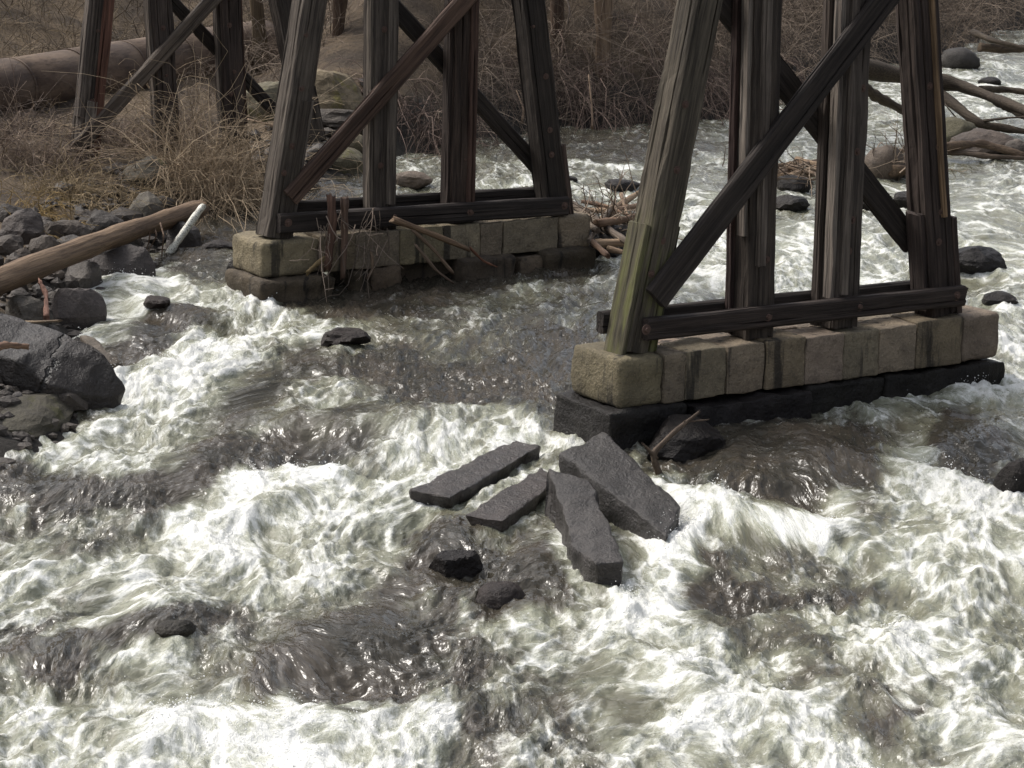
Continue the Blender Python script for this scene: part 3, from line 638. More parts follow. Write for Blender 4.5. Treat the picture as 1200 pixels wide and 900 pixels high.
r3, P3, fb3 = bent(B3, [(tuple(B3), (116, 0)), (tuple(b3r[1]), (184, 0)), (tuple(b3r[2]), (265, 0)), (tuple(b3r[3]), (331, 0))],
    ((88, 176), (232, 18), .2, (1.25, 1.15, 1.05)), ((202, 2), (320, 128), .17, DK), [],
    'rear timber bent standing in dry brush in front of the rusty pipe', 8, .30, [(1.1, 1.05, 1.0), (.8, .72, .7), (.6, .5, .48), (.7, .65, .62)])
splice(P3, 0, .07, .176, .15, .05, .0, 5.9, r3, 431, (1.5, .85, .68)); splice(P3, 0, -.17, .05, .05, .12, .55, 5.9, r3, 432, LT); splice(P3, 0, -.02, .175, .16, .05, .15, .75, r3, 433, (1.9, 1.9, 1.85))
splice(P3, 1, -.17, .04, .05, .1, .0, 5.9, r3, 434, LT); splice(P3, 2, -.17, .02, .05, .1, .0, 5.9, r3, 435, (1.1, 1.05, 1.0)); splice(P3, 2, .172, .0, .05, .2, 0, 5.9, r3, 436, (.8, .5, .42)); splice(P3, 3, .17, 0, .06, .2, 0, .8, r3, 437, (.5, .45, .42))



# ------------------------------------------------------------------ rusty pipe on the bank
pa = at(-60, 117, .45); pb = at(232, 67, .45); pe = pa+(pb-pa)*1.32
pd = (pe-pa)/np.linalg.norm(pe-pa); plen = float(np.linalg.norm(pe-pa))
nb = NB('rusty_pipe'); v = nb.coords((1, 1, .35))
c = nb.mix(nb.step(nb.noise(v, 3, 6, .65), .36, .64), (.07, .047, .035), (.145, .103, .073))
c = nb.mix(nb.math('MULTIPLY', nb.step(nb.noise(v, 11, 5, .7), .52, .68), .6), c, (.035, .024, .02))
MPIPE = nb.done(c, .8, nb.bump(nb.noise(v, 25, 5, .65), .5, .02), .3)
pr = empty('rusty_pipe', pa+(pe-pa)/2-ZV*.42); tag(pr, 'large rust-brown riveted pipe lying along the bank behind the trestle', 'pipe')
def ring_tube(L, r, th, sides=48, n=2):
    a = np.arange(sides)/sides*2*np.pi; V = []; 
    prof = [(0, r-th), (0, r)]+[(L*k/n, r) for k in range(1, n)]+[(L, r), (L, r-th)]
    for z_, r_ in prof: V.append(np.stack([np.cos(a)*r_, np.sin(a)*r_, np.full(sides, z_)], 1))
    V = np.vstack(V); m_ = len(prof); Fq = []
    for k in range(m_):
        k2 = (k+1) % m_; s = np.arange(sides); s2 = (s+1) % sides
        Fq.append(np.stack([k*sides+s, k*sides+s2, k2*sides+s2, k2*sides+s], 1))
    me = np_mesh('ring', V, np.vstack(Fq)); 
    return me
nseg = 6; sl = plen/nseg
for k in range(nseg):
    R_ = frame(pd, (1, 0, 0)); me = ring_tube(sl*.996, .47-(k % 2)*.008, .03)
    for p_ in me.polygons: p_.use_smooth = abs(p_.normal.z) < .5
    sg = link('pipe_section', me, MPIPE, pr, pa+pd*k*sl, R_)
    me = ring_tube(.05, .478, .04)
    for p_ in me.polygons: p_.use_smooth = abs(p_.normal.z) < .5
    link('pipe_band', me, MPIPE, sg, pa+pd*(k*sl-.035), R_)

# ------------------------------------------------------------------ fallen slabs in the rapid
def slab(name, pts, thick, label, seed, col=(1, 1, 1), m=None, under=(0, 0, 0), cat='stone slab', rel=False):
    "stone slab: its upper face through photo points at given heights, split sides below"
    if rel:
        q = on_water(*np.mean([p[:2] for p in pts], 0)); pts = [(x, y, z+q[2]) for x, y, z in pts]
    rng = np.random.default_rng(seed); cor = np.array([at(px, py, z) for px, py, z in pts]); top = []
    for k in range(len(cor)):                                     # broken, not ruled, edges
        a, b = cor[k], cor[(k+1) % len(cor)]; top.append(a); m_ = int(np.linalg.norm(b-a)/.22)
        for t_ in range(m_):
            p = a+(b-a)*(t_+1+rng.uniform(-.25, .25))/(m_+1); top.append(p+np.append(rng.normal(0, .009 if rel else .016, 2), rng.normal(0, .004)))
    top = np.array(top); c = top.mean(0)
    bm = bmesh.new(); n = len(top)
    tv = [bm.verts.new(p-c) for p in top]; bv = [bm.verts.new(p-c-np.array([0, 0, thick])+np.array(under)+(c-p)*.06+np.append(rng.normal(0, .02, 2), 0)) for p in top]
    bm.faces.new(tv); bm.faces.new(bv[::-1])
    for k in range(n): bm.faces.new([tv[k], bv[k], bv[(k+1) % n], tv[(k+1) % n]])
    bmesh.ops.recalc_face_normals(bm, faces=bm.faces)
    bmesh.ops.bevel(bm, geom=list(bm.edges), offset=.022, segments=2, affect='EDGES', profile=.6)
    bmesh.ops.triangulate(bm, faces=bm.faces)
    for _ in range(4):
        es = [e for e in bm.edges if e.calc_length() > .09]
        if not es: break
        bmesh.ops.subdivide_edges(bm, edges=es, cuts=1); bmesh.ops.triangulate(bm, faces=[f for f in bm.faces if len(f.verts) > 3])
    bm.normal_update()
    Q = np.array([v.co[:] for v in bm.verts]); Nn = np.array([v.normal[:] for v in bm.verts])
    ds = .010*noise3(Q*2.2+seed, seed)+.014*noise3(Q*6, seed+3)+.009*noise3(Q*14, seed+5)
    Q = Q+Nn*ds[:, None]*1.4
    for v, q in zip(bm.verts, Q): v.co = q
    me = bpy.data.meshes.new(name); bm.to_mesh(me); bm.free()
    for p_ in me.polygons: p_.use_smooth = True
    o = link(name, me, m or MSLAB, None, c); tag(o, label, cat, color=col); return o
slab('stone_slab', [(480, 574, .035), (603, 514, .085), (633, 523, .085), (527, 583, .03)], .13, 'flat wet slab awash on its upper side, beside the white foam', 1, (1, .95, .92), MSLW, rel=True)
slab('stone_slab', [(544, 603, .04), (634, 547, .06), (656, 560, .06), (589, 610, .04)], .12, 'short wet slab lying between the flat awash slab and the thick tilted slab', 2, (1.1, 1.02, .98), MSLW, rel=True)
slab('stone_slab', [(642, 547, .36), (690, 562, .33), (732, 658, .11), (700, 660, .10), (668, 638, .12), (658, 592, .25)], .44, 'thick tilted dry slab with a black shaded side, foremost of the fallen four', 3, (.88, .84, .81), rel=True)
slab('stone_slab', [(655, 531, .28), (708, 506, .34), (799, 592, .05), (782, 628, -.02)], .34, 'longest grey slab leaning from the granite pier down into the foam', 4, (.8, .78, .76), rel=True)

# ------------------------------------------------------------------ rocks
def rock(px, py, wpx, hpx, label, seed, depth=1.0, m=None, col=(1, 1, 1), ang=.6, z=None, group=None, rot=None, sink=.25, name='rock', rough=.05, cat='rock', planes=13):
    "px, py: where its lower edge meets ground or water in the photo; wpx, hpx: its visible size there"
    p = on(px, py) if z is None else on_water(px, py) if z == 'w' else at(px, py, z)
    s = scale_at(p); w_ = wpx/s; h_ = hpx/s*1.02; dd = w_*depth
    H_ = h_/(1-sink); rng = random.Random(seed)
    me = rock_mesh((w_*1.12, dd*1.12, H_*1.12), seed, ang, rough, planes=planes, sub=4 if wpx > 54 else 3)
    c = p+np.array([0, dd*.35, H_*(.5-sink)])
    o = link(name, me, m or MROCK, None, c); o.rotation_euler = (0, 0, rot if rot is not None else rng.uniform(-.3, .3))
    tag(o, label, cat, group, color=col); return o
# the big split boulder and its neighbours at the left water's edge
slab('boulder', [(-60, 372, -.05), (2, 366, -.12), (60, 384, -.2), (104, 402, -.3), (122, 418, -.42), (148, 456, -.72), (132, 468, -.8), (60, 452, -.62), (20, 425, -.42), (-60, 400, -.3)], .75, 'massive dark wedge-shaped boulder cracked along its face at the water', 31, (.48, .44, .42), MCRK, under=(-.15, .1, 0), cat='rock')
slab('flat_stone', [(92, 392, -.5), (112, 396, -.5), (143, 424, -.66), (128, 428, -.68), (104, 408, -.58)], .12, 'thin tan ledge stone poking out beside the massive wedge boulder', 32, (1.1, 1.0, .85), MROCK, cat='rock')
rock(90, 388, 52, 50, 'pointed pyramid-shaped grey rock beside the massive wedge boulder', 33, .8, col=(.85, .8, .82), ang=1, rough=.02, planes=6)
rock(140, 333, 62, 42, 'blocky charcoal rock under the long log at the chute', 34, .8, col=(.55, .52, .54), ang=1, rough=.025, planes=8)
rock(22, 284, 56, 34, 'large dark humped stone below the yellow grass', 35, .9, col=(.75, .68, .66), ang=.7)
rock(96, 338, 50, 26, 'grey angular rock tucked under the long log', 36, .9, col=(.9, .88, .86), ang=.9)
rock(30, 386, 56, 34, 'dark rock half hidden behind the massive wedge boulder', 37, .9, col=(.8, .78, .7), ang=.8)
rock(214, 292, 44, 26, 'slate-grey pointed rock behind the white birch stick', 38, .9, col=(.7, .7, .74), ang=.9, m=MROCK)
rock(166, 266, 42, 36, 'lichen-spotted grey stone standing beside the long log', 39, .8, m=MMOSS, col=(1.1, 1.1, 1.15), ang=.8)
rock(182, 362, 34, 14, 'small brown rock in the foam of the chute', 40, .9, m=MWET, col=(2, 1.6, 1.4), ang=.8, z='w')
rock(22, 500, 104, 18, 'low flat mossy ledge at the water below the massive wedge boulder', 41, 1.6, m=MMOSS, col=(.5, .5, .45), ang=.5, sink=.6)
rock(170, 222, 58, 34, 'grey lichen boulder at the foot of the dry bush', 42, .9, m=MMOSS, col=(.95, .95, .95), ang=.6)
for k, (x, y, w_, h_) in enumerate([(10, 262, 34, 20), (58, 284, 26, 22), (82, 284, 40, 24), (122, 278, 46, 26), (8, 300, 40, 24), (52, 306, 40, 30), (82, 302, 46, 24), (14, 318, 28, 16), (35, 330, 30, 18), (5, 342, 34, 20), (62, 330, 24, 14), (24, 306, 22, 14), (142, 262, 26, 16), (48, 268, 30, 14), (100, 262, 28, 14), (190, 248, 30, 18)]):
    an = .5+.35*((k*7) % 5)/4; ds_ = ('large ' if w_ >= 36 else 'small ')+('rounded ' if an < .65 else 'blocky ')+('brown' if k % 3 else 'dark grey')
    rock(x, y, w_, h_, ds_+' stone in the heap between the dry grass and the long log', 50+k, .9, col=(.72, .64, .57) if k % 3 else (.5, .47, .45), ang=an, rough=.07, group='stones heaped below the dry grass, '+ds_)
for k, (x, y, w_, h_) in enumerate([(70, 352, 22, 12), (48, 348, 26, 14), (60, 372, 20, 12), (118, 350, 22, 12), (100, 360, 18, 10), (20, 352, 24, 12), (126, 392, 20, 12), (60, 392, 18, 10), (108, 376, 16, 9)]):
    rock(x, y, w_, h_, 'small dark broken stone in the hollow below the long log', 80+k, .9, col=(.7, .68, .68), ang=.8, group='small stones below the log')
for k, (x, y, w_, h_) in enumerate([(38, 462, 18, 12), (20, 468, 12, 8), (60, 470, 14, 8), (8, 474, 16, 9), (78, 474, 12, 7), (48, 476, 10, 6)]):
    rock(x, y, w_, h_, 'pebble at the foot of the massive wedge boulder', 95+k, .9, col=(.9, .9, .95), ang=.5, group='pebbles below the wedge boulder')
def build_gravel():
    rng = np.random.default_rng(12); X = rng.uniform(-8, -2, 9000); Y = rng.uniform(20, 41, 9000); d = shore_dist(X, Y); k = np.where((d > -.35) & (d < 1.5))[0][:1500]
    X, Y = X[k], Y[k]; D, Fc = ico(1); n_ = len(k); r = rng.lognormal(-3.1, .5, n_)
    V = D[None]*(1+rng.normal(0, .13, (n_, len(D), 1)))*r[:, None, None]*rng.uniform(.6, 1.3, (n_, 1, 3))*np.array([1.2, 1.2, .75])
    V += np.stack([X, Y, ground_z(X, Y)+r*.25], 1)[:, None]
    tag(link('shore_gravel', np_mesh('gravel', V.reshape(-1, 3), None, (Fc[None]+len(D)*np.arange(n_)[:, None, None]).reshape(-1, 3), smooth=False), MROCK), 'dark wet gravel and pebbles along the left shore', 'gravel', kind='stuff', color=(.62, .58, .55))
build_gravel()
# rocks in the foreground rapid
rock(529, 677, 58, 30, 'small black rock with a ridge, standing alone in the foam', 110, .9, m=MWET, col=(.6, .5, .5), ang=1, z='w', rough=.03, planes=9, sink=.4)
rock(586, 706, 58, 18, 'smooth rounded wet rock washed over in front of the small black rock', 111, 1.0, m=MWET, col=(1.9, 1.6, 1.5), ang=.3, z='w', sink=.55)
rock(800, 534, 84, 34, 'low black rock at the foot of the granite pier', 112, .8, m=MWET, col=(1.1, 1.0, .95), ang=.9, z='w', sink=.4)
rock(1192, 578, 46, 36, 'dark wet rock with a thread of water falling beside it', 113, .9, m=MWET, col=(1.3, 1.2, 1.1), ang=.5, z='w')
rock(736, 602, 30, 16, 'small black rock wedged under the longest grey slab', 114, .9, m=MWET, col=(.9, .9, .9), ang=.8, z='w')
rock(200, 744, 52, 12, 'greenish-brown boulder with water spilling over it above the white hole', 115, .8, m=MWET, col=(2.0, 1.9, 1.5), ang=.5, z='w', sink=.5)
# rocks upstream
UP = [(1037, 210, 48, 38, 'rounded brown boulder topped with drift on the shoal', (1.1, .95, .8), .4, MROCK), (1118, 172, 66, 32, 'moss-green boulder under the fallen tree', (1.0, 1.0, .8), .4, MMOSS), (1158, 180, 76, 24, 'long low brown boulder beside the moss-green one', (1.1, .95, .85), .5, MROCK), (1192, 182, 34, 18, 'small pale boulder past the long low brown one', (1.2, 1.1, 1.0), .5, MROCK), (1126, 82, 54, 24, 'dark rounded boulder at the far bank', (.6, .6, .6), .35, MROCK), (1148, 320, 62, 28, 'black boulder with white water sliding past it', (1.0, .95, .95), .6, MWET), (1174, 359, 40, 14, 'low black rock beside the granite pier', (1.2, 1.1, 1.0), .5, MWET), (930, 226, 44, 18, 'dark rock at the edge of the driftwood shoal', (1.3, 1.2, 1.1), .6, MWET), (926, 246, 44, 14, 'flat black rock awash below the driftwood shoal', (1.5, 1.4, 1.3), .6, MWET), (1018, 248, 34, 18, 'black rock seen under the near bent brace', (1.2, 1.1, 1.0), .6, MWET), (1062, 244, 34, 18, 'black rock behind the right post of the near bent', (1.2, 1.1, 1.0), .6, MWET), (728, 224, 40, 13, 'black rock in the white ripple above the driftwood pile', (1.1, 1.0, 1.0), .6, MWET), (668, 214, 20, 7, 'small black rock upstream of the middle bent', (1.2, 1.1, 1.0), .6, MWET), (1080, 92, 28, 12, 'small dark rock at the far bank by the fallen tree', (.7, .65, .6), .5, MROCK), (1162, 100, 26, 9, 'small black rock in the white run past the fallen tree', (.9, .8, .8), .5, MWET), (1060, 205, 30, 12, 'low black rock at the end of the driftwood shoal', (1, .9, .9), .5, MWET)]
for k, (x, y, w_, h_, lb, cl, an, m_) in enumerate(UP): rock(x, y, w_, h_, lb, 130+k, .9, m=m_, col=cl, ang=an)
BK = [(386, 136, 92, 50, 'big pale tan boulder behind the middle bent', (1.5, 1.35, 1.1), .8, MMOSS), (398, 152, 80, 22, 'dark ledge rock under the big pale tan boulder', (.6, .55, .5), .9, MROCK), (412, 178, 40, 22, 'flat lichen rock behind the reddish brace', (1.2, 1.15, 1.0), .7, MMOSS), (404, 204, 50, 28, 'rounded olive rock at the water behind the reddish brace', (1.0, 1.0, .85), .5, MMOSS), (312, 142, 70, 46, 'broad lichen boulder behind the rear bent', (1.1, 1.1, .95), .6, MMOSS), (484, 218, 50, 16, 'low tan rock by the water behind the middle bent', (1.4, 1.2, 1.0), .5, MROCK), (322, 186, 30, 14, 'small brown rock at the edge of the dry bush', (1, .9, .8), .5, MROCK), (372, 186, 30, 14, 'small grey rock at the dark pool behind the middle bent', (.9, .9, .9), .6, MROCK), (440, 196, 30, 12, 'small wet rock at the dark pool edge', (.8, .75, .7), .6, MROCK), (355, 222, 36, 10, 'low wet rock in the dark pool', (1.4, 1.3, 1.2), .5, MWET), (255, 300, 50, 16, 'low wet rock upstream of the birch stick', (1.5, 1.3, 1.2), .5, MWET), (282, 322, 30, 18, 'dark rock against the end of the brown stone pier', (1.2, 1.1, 1.0), .7, MWET)]
for k, (x, y, w_, h_, lb, cl, an, m_) in enumerate(BK): rock(x, y, w_, h_, lb, 160+k, .8, m=m_, col=cl, ang=an)

# ------------------------------------------------------------------ logs and driftwood
drift('fallen_log', [at(-40, 346, -.05), at(60, 306, -.1), at(150, 272, -.2), at(232, 246, -.3)], .135, .115, 'long bare brown log lying from the stones down to the water', 'log', 201, color=(1.0, .85, .7), sides=14, n=30, knot=.05)
nb = NB('birch_bark'); v = nb.coords((1, 1, 3))
MBIR = nb.done(nb.mix(nb.step(nb.noise(v, 38, 4, .7), .53, .6), (.60, .59, .52), (.06, .05, .04)), .7, nb.bump(nb.noise(v, 30), .3, .01))
drift('birch_stick', [at(193, 305, -.66), at(213, 276, -.37), at(236, 244, -.05)], .044, .042, 'white birch stick leaning on the end of the long brown log', 'stick', 202, m=MBIR, sides=10, knot=.1)
drift('snapped_stick', [at(54, 372, -.4), at(54, 345, -.25), at(47, 331, -.15)], .03, .022, 'short pinkish snapped stick standing below the long brown log', 'stick', 203, color=(1.2, .8, .75))
drift('stick', [at(-10, 372, -.25), at(30, 378, -.28), at(68, 376, -.25)], .018, .012, 'pale bent stick lying on top of the massive wedge boulder', 'stick', 204, color=(1.5, 1.4, 1.2))
drift('stick', [at(-20, 412, .1), at(30, 406, -.15)], .035, .03, 'thick brown stick end jutting across the massive wedge boulder', 'stick', 205, color=(1.2, .9, .75))
for k in range(3):
    drift('root_strand', [at(170+k*9, 262, -.2), at(176+k*8, 276, -.3), at(166+k*9+random.Random(k).uniform(-6, 6), 300, -.55)], .012, .006, 'thin root dangling below the long brown log', 'root', 206+k, color=(.9, .75, .65), group='roots dangling below the log', sides=6)
# branch caught at the granite pier
def near1(px, py): return at_plane(px, py, B1+NF*1.0, NF)
br = empty('caught_branch', near1(770, 556)); tag(br, 'forked grey branch caught in the water at the foot of the granite pier', 'branch')
drift('stem', [near1(774, 560), near1(764, 532), near1(790, 506), near1(818, 484)], .035, .014, None, None, 211, parent=br, color=(.6, .55, .52), sides=8)
drift('fork', [near1(766, 534), near1(755, 522)], .022, .010, None, None, 212, parent=br, color=(.6, .55, .52), sides=8)
drift('fork', [near1(805, 494), near1(828, 492)], .013, .006, None, None, 213, parent=br, color=(.6, .55, .52), sides=6)
# drift piled between the middle bent and the near bent
PILE = [((672, 240), (742, 288), .055), ((690, 270), (748, 226), .05), ((700, 262), (760, 250), .05), ((676, 248), (700, 266), .06), ((705, 274), (752, 262), .05), ((683, 236), (735, 252), .03), ((720, 236), (690, 282), .035), ((668, 246), (720, 248), .035), ((712, 250), (755, 240), .045), ((694, 262), (738, 278), .03), ((700, 286), (755, 284), .055), ((690, 280), (712, 300), .04), ((684, 266), (676, 242), .03), ((728, 228), (738, 258), .025), ((700, 240), (748, 268), .03), ((660, 252), (700, 270), .05), ((715, 292), (750, 300), .04)]
PTONE = [('grey', (.9, .88, .86)), ('bleached tan', (1.7, 1.5, 1.25)), ('rusty brown', (1.0, .78, .64))]
for k, (a, b, r) in enumerate(PILE):
    rng = random.Random(k); zt = -.55+rng.uniform(.08, .32)
    tn, tc = PTONE[k % 3]
    drift('driftwood_log', [at(*a, zt+rng.uniform(-.08, .08)), at(*b, zt+rng.uniform(-.08, .08))], r*1.1, r*.75, tn+' driftwood stick in the pile upstream of the brown stone pier', 'driftwood', 230+k, color=tc, group='driftwood pile at the middle pier, '+tn, sides=8, n=16)
rock(705, 302, 66, 30, 'dark rock holding the driftwood pile beside the brown stone pier', 228, .8, m=MWET, col=(1.4, 1.3, 1.3), ang=.9)
rock(730, 292, 54, 26, 'grey slab rock under the driftwood pile', 229, .8, m=MROCK, col=(.8, .8, .8), ang=.9)
# shoal of driftwood behind the near bent
SH = [((908, 206), (962, 188), .05), ((915, 212), (975, 196), .08), ((925, 196), (958, 205), .04), ((1012, 190), (1068, 188), .05), ((1020, 184), (1075, 196), .04), ((1030, 180), (1062, 176), .035), ((1040, 182), (1080, 204), .04), ((905, 196), (950, 192), .04), ((1048, 200), (1078, 198), .07), ((935, 190), (985, 200), .05)]
for k, (a, b, r) in enumerate(SH):
    rng = random.Random(k+50); zt = -.5+rng.uniform(.0, .13)
    drift('driftwood_log', [at(*a, zt), at(*b, zt+rng.uniform(-.05, .05))], r*1.2, r*.8, ('thick ' if r > .045 else 'thin ')+('pale tan' if k % 2 else 'brown')+' driftwood log stranded on the shoal behind the near bent', 'driftwood', 260+k, color=(1.25, 1.08, .86) if k % 2 else (.9, .78, .66), group='driftwood on the shoal, '+('thick ' if r > .045 else 'thin ')+('pale tan' if k % 2 else 'brown'), sides=8, n=16)
drift('driftwood_log', [at(1108, 172, -.3), at(1150, 168, -.3), at(1200, 182, -.45)], .08, .05, 'brown log lying across the boulders under the fallen tree', 'driftwood', 271, color=(.8, .7, .6))
drift('driftwood_log', [at(1112, 178, -.4), at(1165, 184, -.45), at(1215, 186, -.5)], .05, .03, 'thin dark pole lying at the waterline of the boulders under the fallen tree', 'driftwood', 272, color=(.6, .55, .5))
# fallen tree on the right
ft = empty('fallen_tree', at(1050, 92, -.3)); tag(ft, 'bare fallen tree stretched from the far bank over the white water', 'tree')
FT = (.36, .34, .30)
drift('trunk', [at(1005, 78, .55), at(1060, 90, .35), at(1120, 98, .25), at(1165, 115, .1), at(1230, 142, -.1)], 0.136, 0.093, None, None, 281, parent=ft, color=FT, sides=12)
drift('limb', [at(1095, 104, .15), at(1125, 128, -.1), at(1148, 146, -.3), at(1175, 150, -.35), at(1225, 158, -.4)], 0.102, 0.056, None, None, 282, parent=ft, color=FT, sides=10)
drift('limb', [at(1150, 105, .2), at(1180, 105, .15), at(1230, 112, .1)], 0.068, 0.043, None, None, 283, parent=ft, color=FT)
drift('limb', [at(1168, 118, .05), at(1190, 130, -.05), at(1225, 150, -.2)], 0.082, 0.043, None, None, 284, parent=ft, color=FT)
drift('limb', [at(1100, 112, .05), at(1112, 128, -.1), at(1124, 142, -.3)], 0.020, 0.009, None, None, 285, parent=ft, color=FT, sides=6)
drift('limb', [at(1150, 142, -.25), at(1182, 138, -.1), at(1220, 136, 0)], 0.027, 0.012, None, None, 286, parent=ft, color=FT, sides=6)
drift('fallen_pole', [at(1006, 98, .1), at(1030, 114, -.15), at(1062, 131, -.42)], 0.102, 0.068, 'dark pole slanting into the white water under the fallen tree', 'log', 287, color=FT)
drift('fallen_branch', [at(1140, 38, .3), at(1165, 48, .25), at(1215, 60, .1)], 0.068, 0.037, 'bare branch trailing from the far bank above the white run', 'branch', 288, color=FT)
drift('fallen_branch', [at(1150, 56, .1), at(1180, 58, .05), at(1220, 56, 0)], 0.095, 0.062, 'low log at the far bank above the white run', 'log', 289, color=(.5, .45, .38))
# dead branches hung on the middle pier
def near2(px, py, off): return at_plane(px, py, B2+NF*off, NF)
HB = [([(462, 258), (500, 272), (546, 291)], .5, .045, .03, 'thick pale broken limb propped against the brown stone pier', (1.25, 1.05, .85)), ([(484, 270), (508, 292), (529, 318)], .5, .028, .02, 'forked grey limb slanting down the brown stone pier', (1.2, 1.05, .95)), ([(488, 288), (510, 316), (530, 331)], .55, .018, .012, 'thin grey limb reaching the water at the brown stone pier', (1.0, .9, .85)), ([(552, 292), (566, 306), (580, 312)], .45, .02, .012, 'reddish stick on the ledge of the brown stone pier', (1.2, .7, .55)), ([(388, 232), (390, 262), (384, 312)], .42, .05, .04, 'upright pinkish drift pole leaning on the brown stone pier', (.85, .62, .58)), ([(404, 236), (404, 270), (402, 322)], .42, .05, .035, 'upright grey drift pole leaning on the brown stone pier', (.8, .65, .62)), ([(378, 304), (368, 312), (362, 318)], .5, .03, .02, 'stub of a yellowish limb on the ledge of the brown stone pier', (1.2, 1.1, .7)), ([(436, 300), (437, 316), (432, 324)], .5, .02, .014, 'short stick wedged in the lower course of the brown stone pier', (1.0, .9, .8))]
for k, (pp, off, a, b, lb, cl) in enumerate(HB):
    drift('dead_limb', [near2(x, y, off) for x, y in pp], a, b, lb, 'branch', 300+k, color=cl, sides=8, n=16)
nb = NB('twig_bark')
vc = nb.n('Attribute'); vc.attribute_name = 'tone'
MTWIG = nb.done(vc.outputs['Color'], .85, None, .2)
def twig_mesh(name, P0, Dr, L, rad, seed, K=5, subs=4, sublen=.45, droop=.35, curl=.25, pal=((.06, .04, .03), (.2, .14, .11)), sides=3, sub2=0):
    "mass of bare twigs: stems rooted at P0 heading along Dr, each with finer side twigs"
    rng = np.random.default_rng(seed); N = len(P0); t = np.linspace(0, 1, K)[None, :, None]
    def curve(p, d, l, kk):
        tt = np.linspace(0, 1, kk)[None, :, None]
        side = rng.standard_normal((len(p), 1, 3))*curl; wob = rng.standard_normal((len(p), kk, 3))*.035*tt
        return p[:, None]+l[:, None, None]*(d[:, None]*tt+side*tt*tt+wob+np.array([0, 0, -1.])*droop*tt**2)
    A = curve(P0, Dr, L, K); RA = rad[:, None]*np.linspace(1, .45, K)[None]
    V, Fq = tubes(A, RA, sides); Vs = [V]; Fs = [Fq]; off = len(V); base = rng.uniform(0, 1, N)**1.6; tone = [np.repeat(base, K*sides)]
    cur, cb, cl, crad = A, base, L, rad
    for lev, ns in ((0, subs), (1, sub2)):
        if not ns: break
        M_ = len(cur); idx = np.repeat(np.arange(M_), ns); KK = cur.shape[1]
        ti = rng.integers(1, KK, len(idx)); p = cur[idx, ti]; d0 = cur[idx, ti]-cur[idx, ti-1]; d0 /= np.maximum(np.linalg.norm(d0, axis=1, keepdims=True), 1e-6)
        d = d0+rng.standard_normal(d0.shape)*.75; d /= np.linalg.norm(d, axis=1, keepdims=True); l = cl[idx]*sublen*rng.uniform(.4, 1.2, len(idx))
        kk = 4; B = curve(p, d, l, kk); r = crad[idx]*.6
        V, Fq = tubes(B, r[:, None]*np.linspace(1, .5, kk)[None], sides); Vs.append(V); Fs.append(Fq+off); off += len(V)
        cb = np.clip(cb[idx]+rng.uniform(-.2, .2, len(idx)), 0, 1); tone.append(np.repeat(cb, kk*sides)); cur, cl, crad = B, l, r
    V = np.vstack(Vs); o = V.mean(0) if N < 4000 else np.zeros(3)
    if N < 4000: o[2] = V[:, 2].min()
    me = np_mesh(name, V-o, np.vstack(Fs)); tn = np.concatenate(tone)[:, None]; pa_, pb_ = np.array(pal[0]), np.array(pal[1]); cc = pa_+(pb_-pa_)*tn
    a = me.color_attributes.new('tone', 'FLOAT_COLOR', 'POINT'); a.data.foreach_set('color', np.hstack([cc, np.ones((len(cc), 1))]).astype(np.float32).ravel())
    me.materials.append(MTWIG); return me, o
def dirs(n, rng, up=1.0, spread=.6, lean=(0, 0, 0)):
    d = rng.standard_normal((n, 3))*spread+np.array([0, 0, up])+np.array(lean); return d/np.linalg.norm(d, axis=1, keepdims=True)
# root tangle hanging on the middle pier and the stump below it
rng = np.random.default_rng(77)
P0 = np.array([near2(x, y, .36+rng.uniform(0, .14)) for x, y in zip(rng.uniform(368, 456, 42), rng.uniform(240, 290, 42))])
me, o = twig_mesh('root_tangle', P0, dirs(42, rng, -1.0, .4), rng.uniform(.25, .65, 42), rng.uniform(.004, .009, 42), 78, subs=2, droop=.1, pal=((.10, .08, .065), (.32, .25, .2)))
tag(link('root_tangle', me, None, None, o), 'tangle of dead roots and twigs hanging over the brown stone pier', 'roots')
rock(400, 400, 52, 13, 'low ragged dark rock in the water below the brown stone pier', 310, .8, m=MWET, col=(1.6, 1.35, 1.25), ang=.9, rough=.14, z='w', sink=.4)

for k, (x, y, nn, lb) in enumerate([(1046, 186, 40, 'mat of fine drift twigs heaped over the rounded brown boulder'), (940, 200, 35, 'mat of drift twigs caught on the shoal behind the second post of the near bent'), (712, 262, 90, 'loose drift twigs tangled in the driftwood pile')]):
    rng = np.random.default_rng(k+300); c = at(x, y, -.3); P0 = c+rng.standard_normal((nn, 3))*[.32, .3, .07]
    me, o = twig_mesh('drift_twigs', P0, dirs(nn, rng, .15, 1.0), rng.uniform(.25, .8, nn), rng.uniform(.006, .014, nn), k+310, subs=2, droop=.12, pal=((.08, .06, .045), (.30, .23, .17)))
    tag(link('drift_twigs', me, None, None, o), lb, 'twigs', kind='stuff')

# ------------------------------------------------------------------ brush, grass and trees on the banks
def on_land(n, rng, xr, yr, dmin, dmax):
    X = rng.uniform(*xr, n*6); Y = rng.uniform(*yr, n*6); d = shore_dist(X, Y); k = np.where((d > dmin) & (d < dmax) & ~((X > -4.6) & (X < -1.5) & (Y > 35.5) & (d < 3.0)))[0][:n]      # the boulders behind the middle bent stay clear
    X = X[k]; Y = Y[k]; return np.stack([X, Y, ground_z(X, Y)-.03], 1)
PINK = ((.075, .057, .044), (.31, .245, .19))
rng = np.random.default_rng(5)
P0 = np.vstack([on_land(3600, rng, (-3.5, 14), (37, 68), .0, 1.8), on_land(4800, rng, (-5, 17), (38, 72), 1.0, 7)])
n = len(P0)
me, o = twig_mesh('brush', P0, dirs(n, rng, 1.0, .55, (.15, -.35, 0)), rng.uniform(.6, 1.9, n), rng.uniform(.003, .0078, n), 6, subs=4, droop=.45, pal=PINK)
